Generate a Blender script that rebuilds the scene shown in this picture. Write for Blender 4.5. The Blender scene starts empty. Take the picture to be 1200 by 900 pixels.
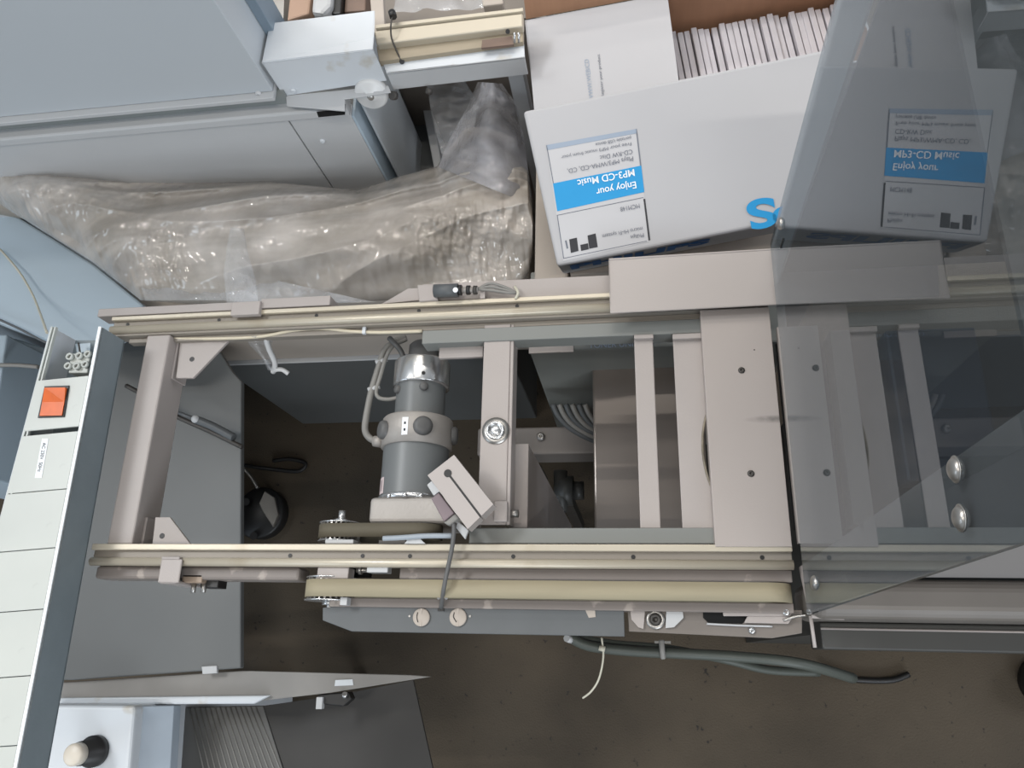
import bpy, bmesh, math, random
from mathutils import Vector, Matrix, noise
random.seed(7)
sc = bpy.context.scene
COL = sc.collection
V = Vector

# ------------------------------------------------------------------ camera
F = 900.0; CZ = 1.75                      # focal length in pixels of the 1200 px wide frame, camera height
_n = V((150, 318, F)).normalized()        # straight down, in camera axes (x right, y down, z forward)
_X = V((6000, -175, -900.0)); _X = (_X - _X.dot(_n) * _n).normalized()
_Z = -_n
_Y = _Z.cross(_X)
cam_d = bpy.data.cameras.new('camera'); cam = bpy.data.objects.new('camera', cam_d); COL.objects.link(cam)
cam_d.sensor_width = 36; cam_d.lens = 36 * F / 1200; cam_d.clip_start = .02; cam_d.clip_end = 60
R = Matrix(((_X.x, -_X.y, -_X.z), (_Y.x, -_Y.y, -_Y.z), (_Z.x, -_Z.y, -_Z.z)))
cam.matrix_world = Matrix.Translation((0, 0, CZ)) @ R.to_4x4()
sc.camera = cam

def ray(u, v):
    d = V(((u - 600) / F, (v - 450) / F, 1))
    return V((d.dot(_X), d.dot(_Y), d.dot(_Z)))
def W(u, v, z):                           # point at height z seen at (u, v)
    r = ray(u, v); return V((0, 0, CZ)) + r * ((z - CZ) / r.z)
def RP(u, v, p, n):                       # point on a plane
    r = ray(u, v); o = V((0, 0, CZ)); return o + r * ((p - o).dot(n) / r.dot(n))

# ------------------------------------------------------------------ light
world = bpy.data.worlds.new('hall'); sc.world = world; world.use_nodes = True
bg = world.node_tree.nodes['Background']; bg.inputs[0].default_value = (.86, .93, 1.0, 1); bg.inputs[1].default_value = .45
def area(name, loc, target, sx, sy, power, col):
    d = bpy.data.lights.new(name, 'AREA'); d.shape = 'RECTANGLE'; d.size = sx; d.size_y = sy; d.energy = power; d.color = col
    o = bpy.data.objects.new(name, d); COL.objects.link(o); o.location = loc
    o.rotation_euler = (V(target) - V(loc)).to_track_quat('-Z', 'Y').to_euler(); return o
area('skylight', (-2.6, 1.6, 4.6), (0, .2, .8), 1.3, .6, 85, (.93, .97, 1.0))
area('window_light', (1.6, -4.2, 2.9), (-.8, .5, .9), 2.6, 1.4, 105, (.86, .93, 1.0))
area('right_fill', (4.2, .8, 2.4), (-.4, .3, .9), 2.2, 1.2, 75, (.88, .92, 1.0))  # fill light added to brighten the faces turned right, no real window
area('side_window', (-3.6, -2.0, 2.6), (-.4, .3, .9), 1.8, 1.2, 25, (.72, .86, 1.0))
for i, (x, y) in enumerate([(-1.6, 3.2), (.9, 3.4), (-1.3, -.6), (.8, -.9), (-2.6, 2.4), (-.4, 2.2), (-3.6, 3.4), (-2.9, .9), (-.3, 4.2)]):  # last three tubes are added for glints on the film
    area('hall_tube_lamp', (x, y, 4.4), (x, y, 0), 1.2, .05, 25, (1.0, .94, .86))
sc.view_settings.view_transform = 'Standard'; sc.view_settings.look = 'None'
sc.view_settings.gamma = 1; sc.view_settings.use_curve_mapping = False
sc.view_settings.exposure = 0.0

# ------------------------------------------------------------------ materials
def lin(c): return tuple(((x / 255) / 12.92 if x / 255 <= .04045 else ((x / 255 + .055) / 1.055) ** 2.4) for x in c) + (1,)
MATS = {}
def mat(name, rgb, rough=.5, metal=0.0, var=.08, scale=14, bump=0.0, bscale=160, spec=.5, stretch=None, dirt=None):
    if name in MATS: return MATS[name]
    m = bpy.data.materials.new(name); m.use_nodes = True; nt = m.node_tree; n = nt.nodes; L = nt.links
    b = n['Principled BSDF']; b.inputs['Roughness'].default_value = rough; b.inputs['Metallic'].default_value = metal
    b.inputs['Specular IOR Level'].default_value = spec
    tc = n.new('ShaderNodeTexCoord'); mp = n.new('ShaderNodeMapping'); L.new(tc.outputs['Object'], mp.inputs[0])
    if stretch: mp.inputs['Scale'].default_value = stretch
    nz = n.new('ShaderNodeTexNoise'); nz.inputs['Scale'].default_value = scale; nz.inputs['Detail'].default_value = 6; L.new(mp.outputs[0], nz.inputs[0])
    cr = n.new('ShaderNodeValToRGB'); c = lin(rgb)
    cr.color_ramp.elements[0].position = .3; cr.color_ramp.elements[1].position = .7
    cr.color_ramp.elements[0].color = tuple(x * (1 - var) for x in c[:3]) + (1,)
    cr.color_ramp.elements[1].color = tuple(min(1, x * (1 + var)) for x in c[:3]) + (1,)
    L.new(nz.outputs[0], cr.inputs[0])
    out = cr.outputs[0]
    if dirt:
        n2 = n.new('ShaderNodeTexNoise'); n2.inputs['Scale'].default_value = dirt[1]; n2.inputs['Detail'].default_value = 8; L.new(tc.outputs['Object'], n2.inputs[0])
        r2 = n.new('ShaderNodeValToRGB'); r2.color_ramp.elements[0].position = dirt[2]; r2.color_ramp.elements[1].position = dirt[3]
        L.new(n2.outputs[0], r2.inputs[0])
        mx = n.new('ShaderNodeMix'); mx.data_type = 'RGBA'; L.new(r2.outputs[0], mx.inputs[0]); L.new(out, mx.inputs[6]); mx.inputs[7].default_value = lin(dirt[0]); out = mx.outputs[2]
    L.new(out, b.inputs['Base Color'])
    if bump:
        n3 = n.new('ShaderNodeTexNoise'); n3.inputs['Scale'].default_value = bscale; n3.inputs['Detail'].default_value = 4; L.new(mp.outputs[0], n3.inputs[0])
        bp = n.new('ShaderNodeBump'); bp.inputs['Strength'].default_value = bump; bp.inputs['Distance'].default_value = .002
        L.new(n3.outputs[0], bp.inputs['Height']); L.new(bp.outputs[0], b.inputs['Normal'])
    MATS[name] = m; return m
concrete = mat('concrete', (72, 63, 51), .85, var=.38, scale=2.6, bump=.6, bscale=260, dirt=((34, 31, 28), 70, .66, .74))
bluegrey = mat('blue_grey_paint', (178, 183, 187), .42, var=.02, scale=3)
palegrey = mat('pale_grey_paint', (180, 181, 182), .42, var=.03, scale=5, bump=.05, bscale=400)
paleblue = mat('pale_blue_paint', (168, 183, 194), .32, var=.03, scale=4)
white_paint = mat('white_paint', (198, 202, 206), .4, var=.03, scale=12, dirt=((182, 178, 170), 22, .6, .72))
mauve = mat('mauve_grey_paint', (162, 154, 150), .45, var=.03, scale=18, bump=.08, bscale=500)
mauve_plate = mat('mauve_plate', (168, 160, 156), .42, .0, var=.02, scale=8, bump=.05, bscale=400)
ivory = mat('ivory_rail', (186, 177, 160), .36, .25, var=.04, scale=7, dirt=((160, 146, 122), 12, .6, .8))
green_grey = mat('green_grey_paint', (121, 123, 120), .5, var=.03, scale=10)
slate = mat('slate_paint', (84, 87, 89), .5, var=.05, scale=30, bump=.05)
dark_grey = mat('dark_grey_paint', (62, 62, 60), .5, var=.06, scale=14)
panel_grey = mat('grey_cabinet_paint', (92, 94, 94), .45, var=.03, scale=9)
motor_grey = mat('motor_grey', (104, 107, 108), .4, var=.03, scale=20)
knob_grey = mat('knob_grey', (88, 88, 88), .5, var=.04)
cast = mat('cast_aluminium', (160, 155, 150), .5, .3, var=.05, scale=30, bump=.15, bscale=300)
silver = mat('silver_metal', (205, 205, 205), .25, .9, var=.04, scale=30)
steel = mat('steel', (165, 162, 158), .35, .85, var=.08, scale=40)
darksteel = mat('dark_steel', (70, 67, 64), .5, .4, var=.15, scale=40)
belt_mat = mat('cream_belt', (148, 139, 116), .7, var=.06, scale=26, stretch=(.5, 4, 4), dirt=((140, 130, 106), 20, .6, .8))
belt_dark = mat('olive_belt', (92, 86, 72), .75, var=.08, scale=26)
duct_white = mat('duct_plastic', (184, 187, 182), .38, var=.02, scale=20, dirt=((170, 172, 168), 60, .68, .8))
duct_side = mat('duct_side_plastic', (122, 132, 137), .5, var=.05, scale=30, bump=.1, bscale=200)
orange = mat('orange_plastic', (205, 92, 28), .35, var=.12, scale=60)
black = mat('black_plastic', (28, 27, 27), .45, var=.1)
darkgap = mat('black_void', (10, 10, 10), .9, var=.1)
cable_grey = mat('cable_grey', (128, 126, 122), .5, var=.05)
cable_pale = mat('cable_pale', (190, 186, 170), .5, var=.05)
carton_white = mat('carton_white', (180, 179, 181), .75, var=.02, scale=7, bump=.06, bscale=90)
carton_brown = mat('carton_brown', (160, 122, 96), .85, var=.05, scale=10, stretch=(10, 1, 1))
print_blue = mat('print_blue', (28, 146, 204), .6, var=.03)
print_blue2 = mat('print_dark_blue', (26, 96, 160), .6, var=.03)
print_grey = mat('print_grey', (110, 114, 124), .7, var=.1)
print_slate = mat('print_slate', (150, 162, 178), .7, var=.05)
print_white = mat('print_white', (236, 240, 244), .7, var=.02)
print_black = mat('print_black', (48, 48, 52), .7, var=.1)
paper = mat('paper_white', (196, 192, 196), .8, var=.04)
shiny_taupe = mat('taupe_plastic', (122, 114, 108), .28, .25, var=.09, scale=4, stretch=(.2, 3, 1))
wood_dark = mat('brown_part', (112, 92, 80), .6, var=.2, scale=20)
navy = mat('dark_blue_plastic', (60, 74, 96), .35, var=.1)
dull = mat('dull_channel', (124, 116, 111), .5, var=.05, scale=20, dirt=((160, 150, 142), 40, .64, .7))
beige = mat('beige_panel', (170, 160, 150), .55, var=.04)

def film_mat(name, rgb, alpha, rough, bscale, strength):
    m = bpy.data.materials.new(name); m.use_nodes = True; nt = m.node_tree; n = nt.nodes; L = nt.links
    b = n['Principled BSDF']; b.inputs['Roughness'].default_value = .45; b.inputs['Specular IOR Level'].default_value = .3; b.inputs['Coat Weight'].default_value = 1; b.inputs['Coat Roughness'].default_value = rough; b.inputs['Coat IOR'].default_value = 1.75
    tc = n.new('ShaderNodeTexCoord')
    mp = n.new('ShaderNodeMapping'); mp.inputs['Scale'].default_value = (1.5, .55, .6); mp.inputs['Rotation'].default_value = (0, 0, .1)
    L.new(tc.outputs['Object'], mp.inputs[0])
    n1 = n.new('ShaderNodeTexNoise'); n1.inputs['Scale'].default_value = 9; n1.inputs['Detail'].default_value = 5; L.new(tc.outputs['Object'], n1.inputs[0])
    cr = n.new('ShaderNodeValToRGB'); c = lin(rgb)
    cr.color_ramp.elements[0].position = .32; cr.color_ramp.elements[1].position = .68
    cr.color_ramp.elements[0].color = (c[0] * .72, c[1] * .70, c[2] * .66, 1); cr.color_ramp.elements[1].color = (c[0] * 1.12, c[1] * 1.12, c[2] * 1.14, 1)
    L.new(n1.outputs[0], cr.inputs[0]); L.new(cr.outputs[0], b.inputs['Base Color'])
    n2 = n.new('ShaderNodeTexNoise'); n2.inputs['Scale'].default_value = bscale; n2.inputs['Detail'].default_value = 4; n2.inputs['Distortion'].default_value = .8; L.new(mp.outputs[0], n2.inputs[0])
    bp = n.new('ShaderNodeBump'); bp.inputs['Strength'].default_value = strength; bp.inputs['Distance'].default_value = .0042
    L.new(n2.outputs[0], bp.inputs['Height']); L.new(bp.outputs[0], b.inputs['Coat Normal'])
    n4 = n.new('ShaderNodeTexNoise'); n4.inputs['Scale'].default_value = 5.5; n4.inputs['Detail'].default_value = 3; n4.inputs['Distortion'].default_value = 1.5
    mp4 = n.new('ShaderNodeMapping'); mp4.inputs['Scale'].default_value = (.5, 1.8, 1); mp4.inputs['Rotation'].default_value = (0, 0, .35); L.new(tc.outputs['Object'], mp4.inputs[0]); L.new(mp4.outputs[0], n4.inputs[0])
    ra = n.new('ShaderNodeMapRange'); ra.inputs[1].default_value = .35; ra.inputs[2].default_value = .65; ra.inputs[3].default_value = alpha * .72; ra.inputs[4].default_value = min(1, alpha * 1.12); L.new(n4.outputs[0], ra.inputs[0])
    tr = n.new('ShaderNodeBsdfTransparent'); mx = n.new('ShaderNodeMixShader'); L.new(ra.outputs[0], mx.inputs[0])
    L.new(tr.outputs[0], mx.inputs[1]); L.new(b.outputs[0], mx.inputs[2]); L.new(mx.outputs[0], n['Material Output'].inputs[0])
    MATS[name] = m; return m
film = film_mat('stretch_film', (196, 189, 181), .84, .07, 60, .12)
film_clear = film_mat('clear_film', (205, 208, 212), .42, .10, 60, .9)
film_blue = film_mat('bluish_film', (165, 165, 170), .66, .08, 70, .9)

def smoke_mat():
    m = bpy.data.materials.new('smoked_acrylic'); m.use_nodes = True; nt = m.node_tree; n = nt.nodes; L = nt.links
    n.remove(n['Principled BSDF'])
    tr = n.new('ShaderNodeBsdfTransparent'); tr.inputs[0].default_value = (.62, .66, .68, 1)
    gl = n.new('ShaderNodeBsdfGlossy'); gl.inputs[0].default_value = (.9, .95, 1, 1); gl.inputs['Roughness'].default_value = .008
    f0 = n.new('ShaderNodeFresnel'); f0.inputs[0].default_value = 1.52
    ge = n.new('ShaderNodeNewGeometry'); iv = n.new('ShaderNodeMath'); iv.operation = 'SUBTRACT'; iv.inputs[0].default_value = 1; L.new(ge.outputs['Backfacing'], iv.inputs[1])
    m0 = n.new('ShaderNodeMath'); m0.operation = 'MULTIPLY'; m0.inputs[1].default_value = 1.08; m0.use_clamp = True; L.new(f0.outputs[0], m0.inputs[0])
    fr = n.new('ShaderNodeMath'); fr.operation = 'MULTIPLY'; L.new(m0.outputs[0], fr.inputs[0]); L.new(iv.outputs[0], fr.inputs[1])   # both faces of the sheet reflect; counted once, at the outer face
    df = n.new('ShaderNodeBsdfDiffuse'); df.inputs[0].default_value = (.35, .36, .37, 1)
    m1 = n.new('ShaderNodeMixShader'); m1.inputs[0].default_value = .06; L.new(tr.outputs[0], m1.inputs[1]); L.new(df.outputs[0], m1.inputs[2])
    mx = n.new('ShaderNodeMixShader'); L.new(fr.outputs[0], mx.inputs[0]); L.new(m1.outputs[0], mx.inputs[1]); L.new(gl.outputs[0], mx.inputs[2])
    L.new(mx.outputs[0], n['Material Output'].inputs[0]); return m
smoke = smoke_mat()

# ------------------------------------------------------------------ object helpers
WL = {}
def meta(o, label=None, cat=None, group=None, kind=None):
    if label: o['label'] = label
    if cat: o['category'] = cat
    if group: o['group'] = group
    if kind or cat: o['kind'] = kind or 'thing'
    return o
def thing(name, loc, label, cat, group=None):
    o = bpy.data.objects.new(name, None); o.empty_display_size = .05; COL.objects.link(o); o.location = loc; WL[o] = V(loc)
    return meta(o, label, cat, group)

class MB:
    def __init__(s): s.v = []; s.f = []; s.mi = []; s.sm = []
    def add(s, vs, fs, mi=0, smooth=False):
        b = len(s.v); s.v += [V(x) for x in vs]
        for i, f in enumerate(fs):
            s.f.append([b + k for k in f]); s.mi.append(mi if not isinstance(mi, (list, tuple)) else mi[i]); s.sm.append(smooth)
        return s
    def prism(s, pts, ext, mi=0, cap2=None):          # polygon pts extruded by vector ext
        pts = [V(p) for p in pts]; ext = V(ext); n = len(pts)
        nrm = V((0, 0, 0))
        for i in range(n): nrm += pts[i].cross(pts[(i + 1) % n])
        if nrm.dot(ext) > 0: pts = pts[::-1]
        vs = pts + [p + ext for p in pts]
        fs = [list(range(n)), [n + i for i in range(n)][::-1]] + [[(i + 1) % n, i, n + i, n + (i + 1) % n] for i in range(n)]
        m = [mi, mi if cap2 is None else cap2] + [mi] * n
        return s.add(vs, fs, m)
    def px(s, uv, z, t, mi=0): return s.prism([W(u, v, z) for u, v in uv], (0, 0, -t), mi)
    def box(s, x0, x1, y0, y1, z0, z1, mi=0):
        x0, x1 = sorted((x0, x1)); y0, y1 = sorted((y0, y1)); z0, z1 = sorted((z0, z1))
        return s.prism([(x0, y0, z1), (x1, y0, z1), (x1, y1, z1), (x0, y1, z1)], (0, 0, z0 - z1), mi)
    def pbox(s, u0, v0, u1, v1, z1, z0, mi=0):        # axis-aligned box from the two top corners seen
        a = W(u0, v0, z1); b = W(u1, v1, z1); return s.box(a.x, b.x, a.y, b.y, z0, z1, mi)
    def cyl(s, p0, p1, r0, r1=None, n=24, mi=0, cap=True):
        p0 = V(p0); p1 = V(p1); r1 = r0 if r1 is None else r1
        d = (p1 - p0).normalized(); a = d.orthogonal().normalized(); b = d.cross(a)
        vs = []
        for p, r in ((p0, r0), (p1, r1)):
            vs += [p + (a * math.cos(t) + b * math.sin(t)) * r for t in [2 * math.pi * k / n for k in range(n)]]
        s.add(vs, [[k, (k + 1) % n, n + (k + 1) % n, n + k] for k in range(n)], mi, True)
        if cap:
            s.add(vs[:n], [list(range(n))[::-1]], mi); s.add(vs[n:], [list(range(n))], mi)
        return s
    def lathe(s, p0, d, prof, n=28, mi=0):            # prof: (distance along d, radius)
        p0 = V(p0); d = V(d).normalized(); a = d.orthogonal().normalized(); b = d.cross(a)
        vs = []
        for h, r in prof: vs += [p0 + d * h + (a * math.cos(t) + b * math.sin(t)) * max(r, 1e-5) for t in [2 * math.pi * k / n for k in range(n)]]
        fs = []
        for j in range(len(prof) - 1):
            fs += [[j * n + k, j * n + (k + 1) % n, (j + 1) * n + (k + 1) % n, (j + 1) * n + k] for k in range(n)]
        return s.add(vs, fs, mi, True)
    def ring(s, p0, d, r_out, r_in, h, n=24, mi=0):
        return s.lathe(p0, d, [(0, r_in), (0, r_out), (h, r_out), (h, r_in), (0, r_in)], n, mi)
    def tube(s, pts, r, n=8, seg=5, mi=0):
        pts = [V(p) for p in pts]; P = []
        if len(pts) > 2:
            q = [pts[0]] + pts + [pts[-1]]
            for i in range(1, len(q) - 2):
                for k in range(seg):
                    t = k / seg; a, b, c, d = q[i - 1], q[i], q[i + 1], q[i + 2]
                    P.append(.5 * ((2 * b) + (c - a) * t + (2 * a - 5 * b + 4 * c - d) * t * t + (3 * b - a - 3 * c + d) * t ** 3))
            P.append(pts[-1])
        else: P = pts
        up = V((0, 0, 1)); vs = []
        for i, p in enumerate(P):
            d = (P[min(i + 1, len(P) - 1)] - P[max(i - 1, 0)]).normalized()
            a = d.cross(up)
            if a.length < .05: a = d.cross(V((0, 1, 0)))
            a.normalize(); b = d.cross(a)
            vs += [p + (a * math.cos(t) + b * math.sin(t)) * r for t in [2 * math.pi * k / n for k in range(n)]]
        fs = []
        for j in range(len(P) - 1): fs += [[j * n + k, j * n + (k + 1) % n, (j + 1) * n + (k + 1) % n, (j + 1) * n + k] for k in range(n)]
        s.add(vs, fs, mi, True)
        s.add(vs[:n], [list(range(n))], mi); s.add(vs[-n:], [list(range(n))[::-1]], mi)
        return s
    def dome(s, p, d, r, h=None, n=16, mi=0):
        h = r if h is None else h
        return s.lathe(p, d, [(h * math.sin(t), r * math.cos(t)) for t in [math.pi / 2 * k / 6 for k in range(7)]], n, mi)
    def build(s, name, m, parent=None, bevel=0, kind=None, label=None, cat=None, group=None, seg=2, fix=True):
        lo = V([min(v[i] for v in s.v) for i in range(3)]); hi = V([max(v[i] for v in s.v) for i in range(3)])
        c = (lo + hi) / 2
        if parent is None: c.z = lo.z
        me = bpy.data.meshes.new(name); me.from_pydata([v - c for v in s.v], [], s.f); me.update()
        for mm in (m if isinstance(m, (list, tuple)) else [m]): me.materials.append(mm)
        for p, mi, sm in zip(me.polygons, s.mi, s.sm): p.material_index = mi; p.use_smooth = sm
        if fix:
            bm = bmesh.new(); bm.from_mesh(me); bmesh.ops.remove_doubles(bm, verts=bm.verts, dist=1e-6); bmesh.ops.recalc_face_normals(bm, faces=bm.faces); bm.to_mesh(me); bm.free()
        o = bpy.data.objects.new(name, me); COL.objects.link(o)
        WL[o] = c.copy()
        if parent is not None: o.parent = parent; o.location = c - WL[parent]
        else: o.location = c
        if bevel:
            b = o.modifiers.new('bevel', 'BEVEL'); b.width = bevel; b.segments = seg; b.limit_method = 'ANGLE'; b.angle_limit = math.radians(40)
        return meta(o, label, cat, group, kind)

def text(body, origin, xdir, ydir, size, m, parent, name='lettering', ext=.0003, width=None, bold=0, align='LEFT'):
    cu = bpy.data.curves.new(name, 'FONT'); cu.body = body; cu.size = 1; cu.extrude = 0; cu.align_x = align; cu.offset = bold
    o = bpy.data.objects.new(name, cu); COL.objects.link(o)
    bpy.context.view_layer.update()
    me = bpy.data.meshes.new_from_object(o.evaluated_get(bpy.context.evaluated_depsgraph_get()))
    COL.objects.unlink(o); bpy.data.objects.remove(o)
    x = V(xdir).normalized(); y = V(ydir); y = (y - y.dot(x) * x).normalized(); z = x.cross(y)
    xs = [v.co.x for v in me.vertices]; w = max(xs) - min(xs); sx = size if width is None else width / w
    b = MB(); vs = [V(origin) + x * (v.co.x * sx) + y * (v.co.y * size) + z * ext for v in me.vertices]
    b.add(vs, [list(p.vertices) for p in me.polygons]); b.sm = [False] * len(b.f)
    return b.build(name, m, parent, fix=False)

def screw_at(p, d, r, m, parent, name='screw', h=.0015, mi=None):
    b = MB(); d = V(d).normalized(); p = V(p)
    b.lathe(p, d, [(0, r), (h * .6, r * .95), (h, r * .6), (h, r * .35), (h * .3, r * .33), (h * .3, 0)], 14)
    return b.build(name, m, parent)

UP = V((0, 0, 1)); ZF = .95
# ================================================================== setting
MB().box(-4, 4, -3.2, 4, -.05, 0).build('floor', concrete, kind='structure')

# ================================================================== conveyor frame
fr = thing('conveyor_frame', (-.1, .22, 0), 'long mauve-grey open conveyor frame with two ivory rails, crossing the middle of the picture', 'conveyor')
yA = .372
def yz(v, z, u=500): return W(u, v, z).y
# upper rail
rl = MB()
X0, X1 = -.648, .1515
rl.box(X0, X1, .3655, .3905, .925, .9440)
rl.box(X0 + .02, X1, .3590, .3655, .925, .936)
rail = rl.build('guide_rail', mat('rail_body', (136, 129, 120), .45, .1, var=.05, scale=10), fr, bevel=.0008)
MB().box(X0, X1, .3850, .3905, .9441, .950).build('rail_lip', ivory, rail, bevel=.001)
MB().lathe((X0, .3735, .9455), (1, 0, 0), [(0, 0), (0, .0052), (X1 - X0, .0052), (X1 - X0, 0)], 20).build('rail_lip', ivory, rail)
for u in (150, 257, 371, 491, 606):
    p = W(u, 379 - (u - 150) * .045 if u != 606 else 359.5, .944)
    MB().cyl((p.x, .3815, .9441), (p.x, .3815, .9446), .0022, n=14).build('screw_hole', black, rail)
# lower rail
rl = MB(); X0 = -.612
rl.box(X0, X1, .0835, .1065, .925, .9440)
rail2 = rl.build('guide_rail', MATS['rail_body'], fr, bevel=.0008)
MB().box(X0, X1, .0995, .1065, .9441, .950).build('rail_lip', ivory, rail2, bevel=.001)
MB().lathe((X0, .0870, .9455), (1, 0, 0), [(0, 0), (0, .0048), (X1 - X0, .0048), (X1 - X0, 0)], 20).build('rail_lip', ivory, rail2)
for u in (340, 425, 480.5, 601.5, 742, 893):
    p = W(u, 652, .944)
    MB().cyl((p.x, .0945, .9441), (p.x, .0945, .9446), .0022, n=14).build('screw_hole', black, rail2)
# lower tube left of the pulleys, and the band under the rail right of them
a = W(113, 664, .935); b = W(350, 678, .935)
MB().box(a.x, b.x, .0690, .0832, .905, .935).build('edge_channel', dull, fr, bevel=.003, label='dull grey channel along the front of the rail')
MB().box(W(470, 670, .93).x, .1515, .0715, .0833, .88, .935).build('edge_channel', dull, fr, bevel=.001)
# strip behind the upper rail
s0 = W(114, 366, .95).x; s1 = W(302, 356, .95).x; s2 = W(306, 356, .95).x; s3 = W(387, 352, .95).x
MB().box(s0, s1, .392, .403, .925, .949).build('backing_strip', mauve, fr, bevel=.001)
MB().box(s2, s3, .392, .4045, .925, .951).build('backing_strip', mauve, fr, bevel=.001)
MB().pbox(272, 354, 303, 368, .956, .948).build('strip_bracket', mauve, fr, bevel=.001)
MB().px([(447, 356), (478, 338), (498, 337), (498, 351)], .945, .003).build('corner_plate', mauve, fr, bevel=.0006)
MB().px([(495, 333), (720, 322), (720, 346), (495, 352)], .944, .004).build('backing_plate', mauve, fr, bevel=.0006)
MB().px([(489, 334), (509, 333), (513, 351), (491, 353)], .953, .008).build('sensor_mount', mauve, fr, bevel=.001)
# cross strut at the left
zs = .945
st = MB()
tl, tr, br, bl = W(171, 400, zs), W(198, 400, zs), W(156, 639, zs), W(129, 639, zs)
st.box(tl.x, tr.x, .1065, .365, .900, zs)
strut = st.build('cross_strut', mauve, fr, bevel=.002, label='wide square-section cross strut near the left end')
# gussets
g = MB().px([(211, 400), (268, 399), (226, 443), (206, 443)], .93, .004)
g.box(tr.x, tr.x + .003, W(206, 443, .93).y, .365, .90, .9295); gu = g.build('gusset_plate', mauve, fr, bevel=.0006)
p = W(225, 421, .93); MB().cyl(p, p + UP * .0004, .0032, n=16).build('screw_hole', black, gu)
g = MB().px([(182, 606), (199, 606), (225, 640), (178, 641)], .93, .004)
g.box(tr.x, tr.x + .003, .1066, W(182, 606, .93).y, .90, .9295); gu = g.build('gusset_plate', mauve, fr, bevel=.0006)
p = W(190, 628, .93); MB().cyl(p, p + UP * .0004, .0032, n=16).build('screw_hole', black, gu)
# mid cross member with bolt
zm = .938
a = W(567, 402, zm); b = W(598, 402, zm)
mm = MB().box(a.x, b.x, W(565, 615, zm).y, .362, zm - .003, zm); mm.box(b.x, b.x + .004, W(565, 615, zm).y, .362, zm - .03, zm - .001)
mid = mm.build('cross_bar', mauve, fr, bevel=.001, label='flat cross bar with a large bolt in the middle')
p = W(581, 505, zm)
bo = MB(); bo.ring(p + UP * .0001, UP, .0155, .006, .0012, 28); bo.build('washer', steel, mid)
bo = MB(); bo.lathe(p + UP * .0013, UP, [(0, .0105), (.003, .0105), (.0036, .0095), (.0036, .0075), (.002, .007), (.002, 0)], 28); bo.dome(p + UP * .003, UP, .0055, .002); bo.build('bolt', silver, mid)
MB().pbox(602, 520, 618, 619, .90, .3).build('leg_plate', mauve, fr, bevel=.001)
lp = W(602, 598, .9)
MB().pbox(579, 587, 594, 611, .948, .94).build('joint_block', mauve, fr, bevel=.0012)
bo = MB().cyl(W(597, 602, .93), W(597, 602, .93) + V((.010, 0, 0)), .0045, n=6); bo.build('bolt', steel, fr)
# green-grey side angles
an = MB().box(W(495, 390, .94).x, .1515, .3405, .3575, .937, .940); an.box(W(495, 390, .94).x, .1515, .3405, .3425, .915, .937)
an.build('side_angle', green_grey, fr, bevel=.0012)
an = MB().box(W(550, 625, .94).x, .1515, .1085, .1245, .937, .940); an.box(W(550, 625, .94).x, .1515, .1230, .1245, .915, .937)
an.build('side_angle', green_grey, fr, bevel=.0012)
MB().pbox(515, 402, 566, 418, .925, .919).build('mounting_tab', mauve, fr, bevel=.001)
# slats
a = W(743, 396, .935); b = W(765, 396, .935)
MB().box(a.x, b.x, .1246, .3403, .932, .9365).build('cross_slat', mauve, fr, bevel=.001, label='narrow cross slat between the rails')
MB().pbox(743, 392, 766, 396, .9425, .936).build('slat_hook', mauve, fr, bevel=.001)
a = W(788.5, 398, .935); c = W(824, 398, .935)
ws = MB(); yb, yt = .1246, .3403
yc0, yc1 = W(825, 605, .935).y, W(815, 455, .935).y; ym = (yc0 + yc1) / 2; hh = (yc1 - yc0) / 2
pts = [(a.x, yb, .9365), (c.x + .03, yb, .9365)]
for k in range(13):
    t = -math.pi / 2 + math.pi * k / 12; pts.append((c.x + .03 - .037 * math.cos(t), ym + hh * math.sin(t), .9365))
pts += [(c.x + .03, yt, .9365), (a.x, yt, .9365)]
ws.prism(pts, (0, 0, -.0045)); wslat = ws.build('cross_slat', mauve, fr, bevel=.0006, label='wide cross slat with a worn round cut-out')
rr = [(c.x + .0305 - .0385 * math.cos(t), ym + (hh + .001) * math.sin(t), .9375) for t in [(-.5 + k / 14) * math.pi * .92 for k in range(15)]]
MB().tube(rr, .0013, 6, 3).build('cable_bead', mat('dirty_wire', (120, 112, 98), .6, var=.5, scale=90), wslat)
MB().pbox(788, 391, 824, 396, .9425, .936).build('slat_hook', mauve, fr, bevel=.001)
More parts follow.
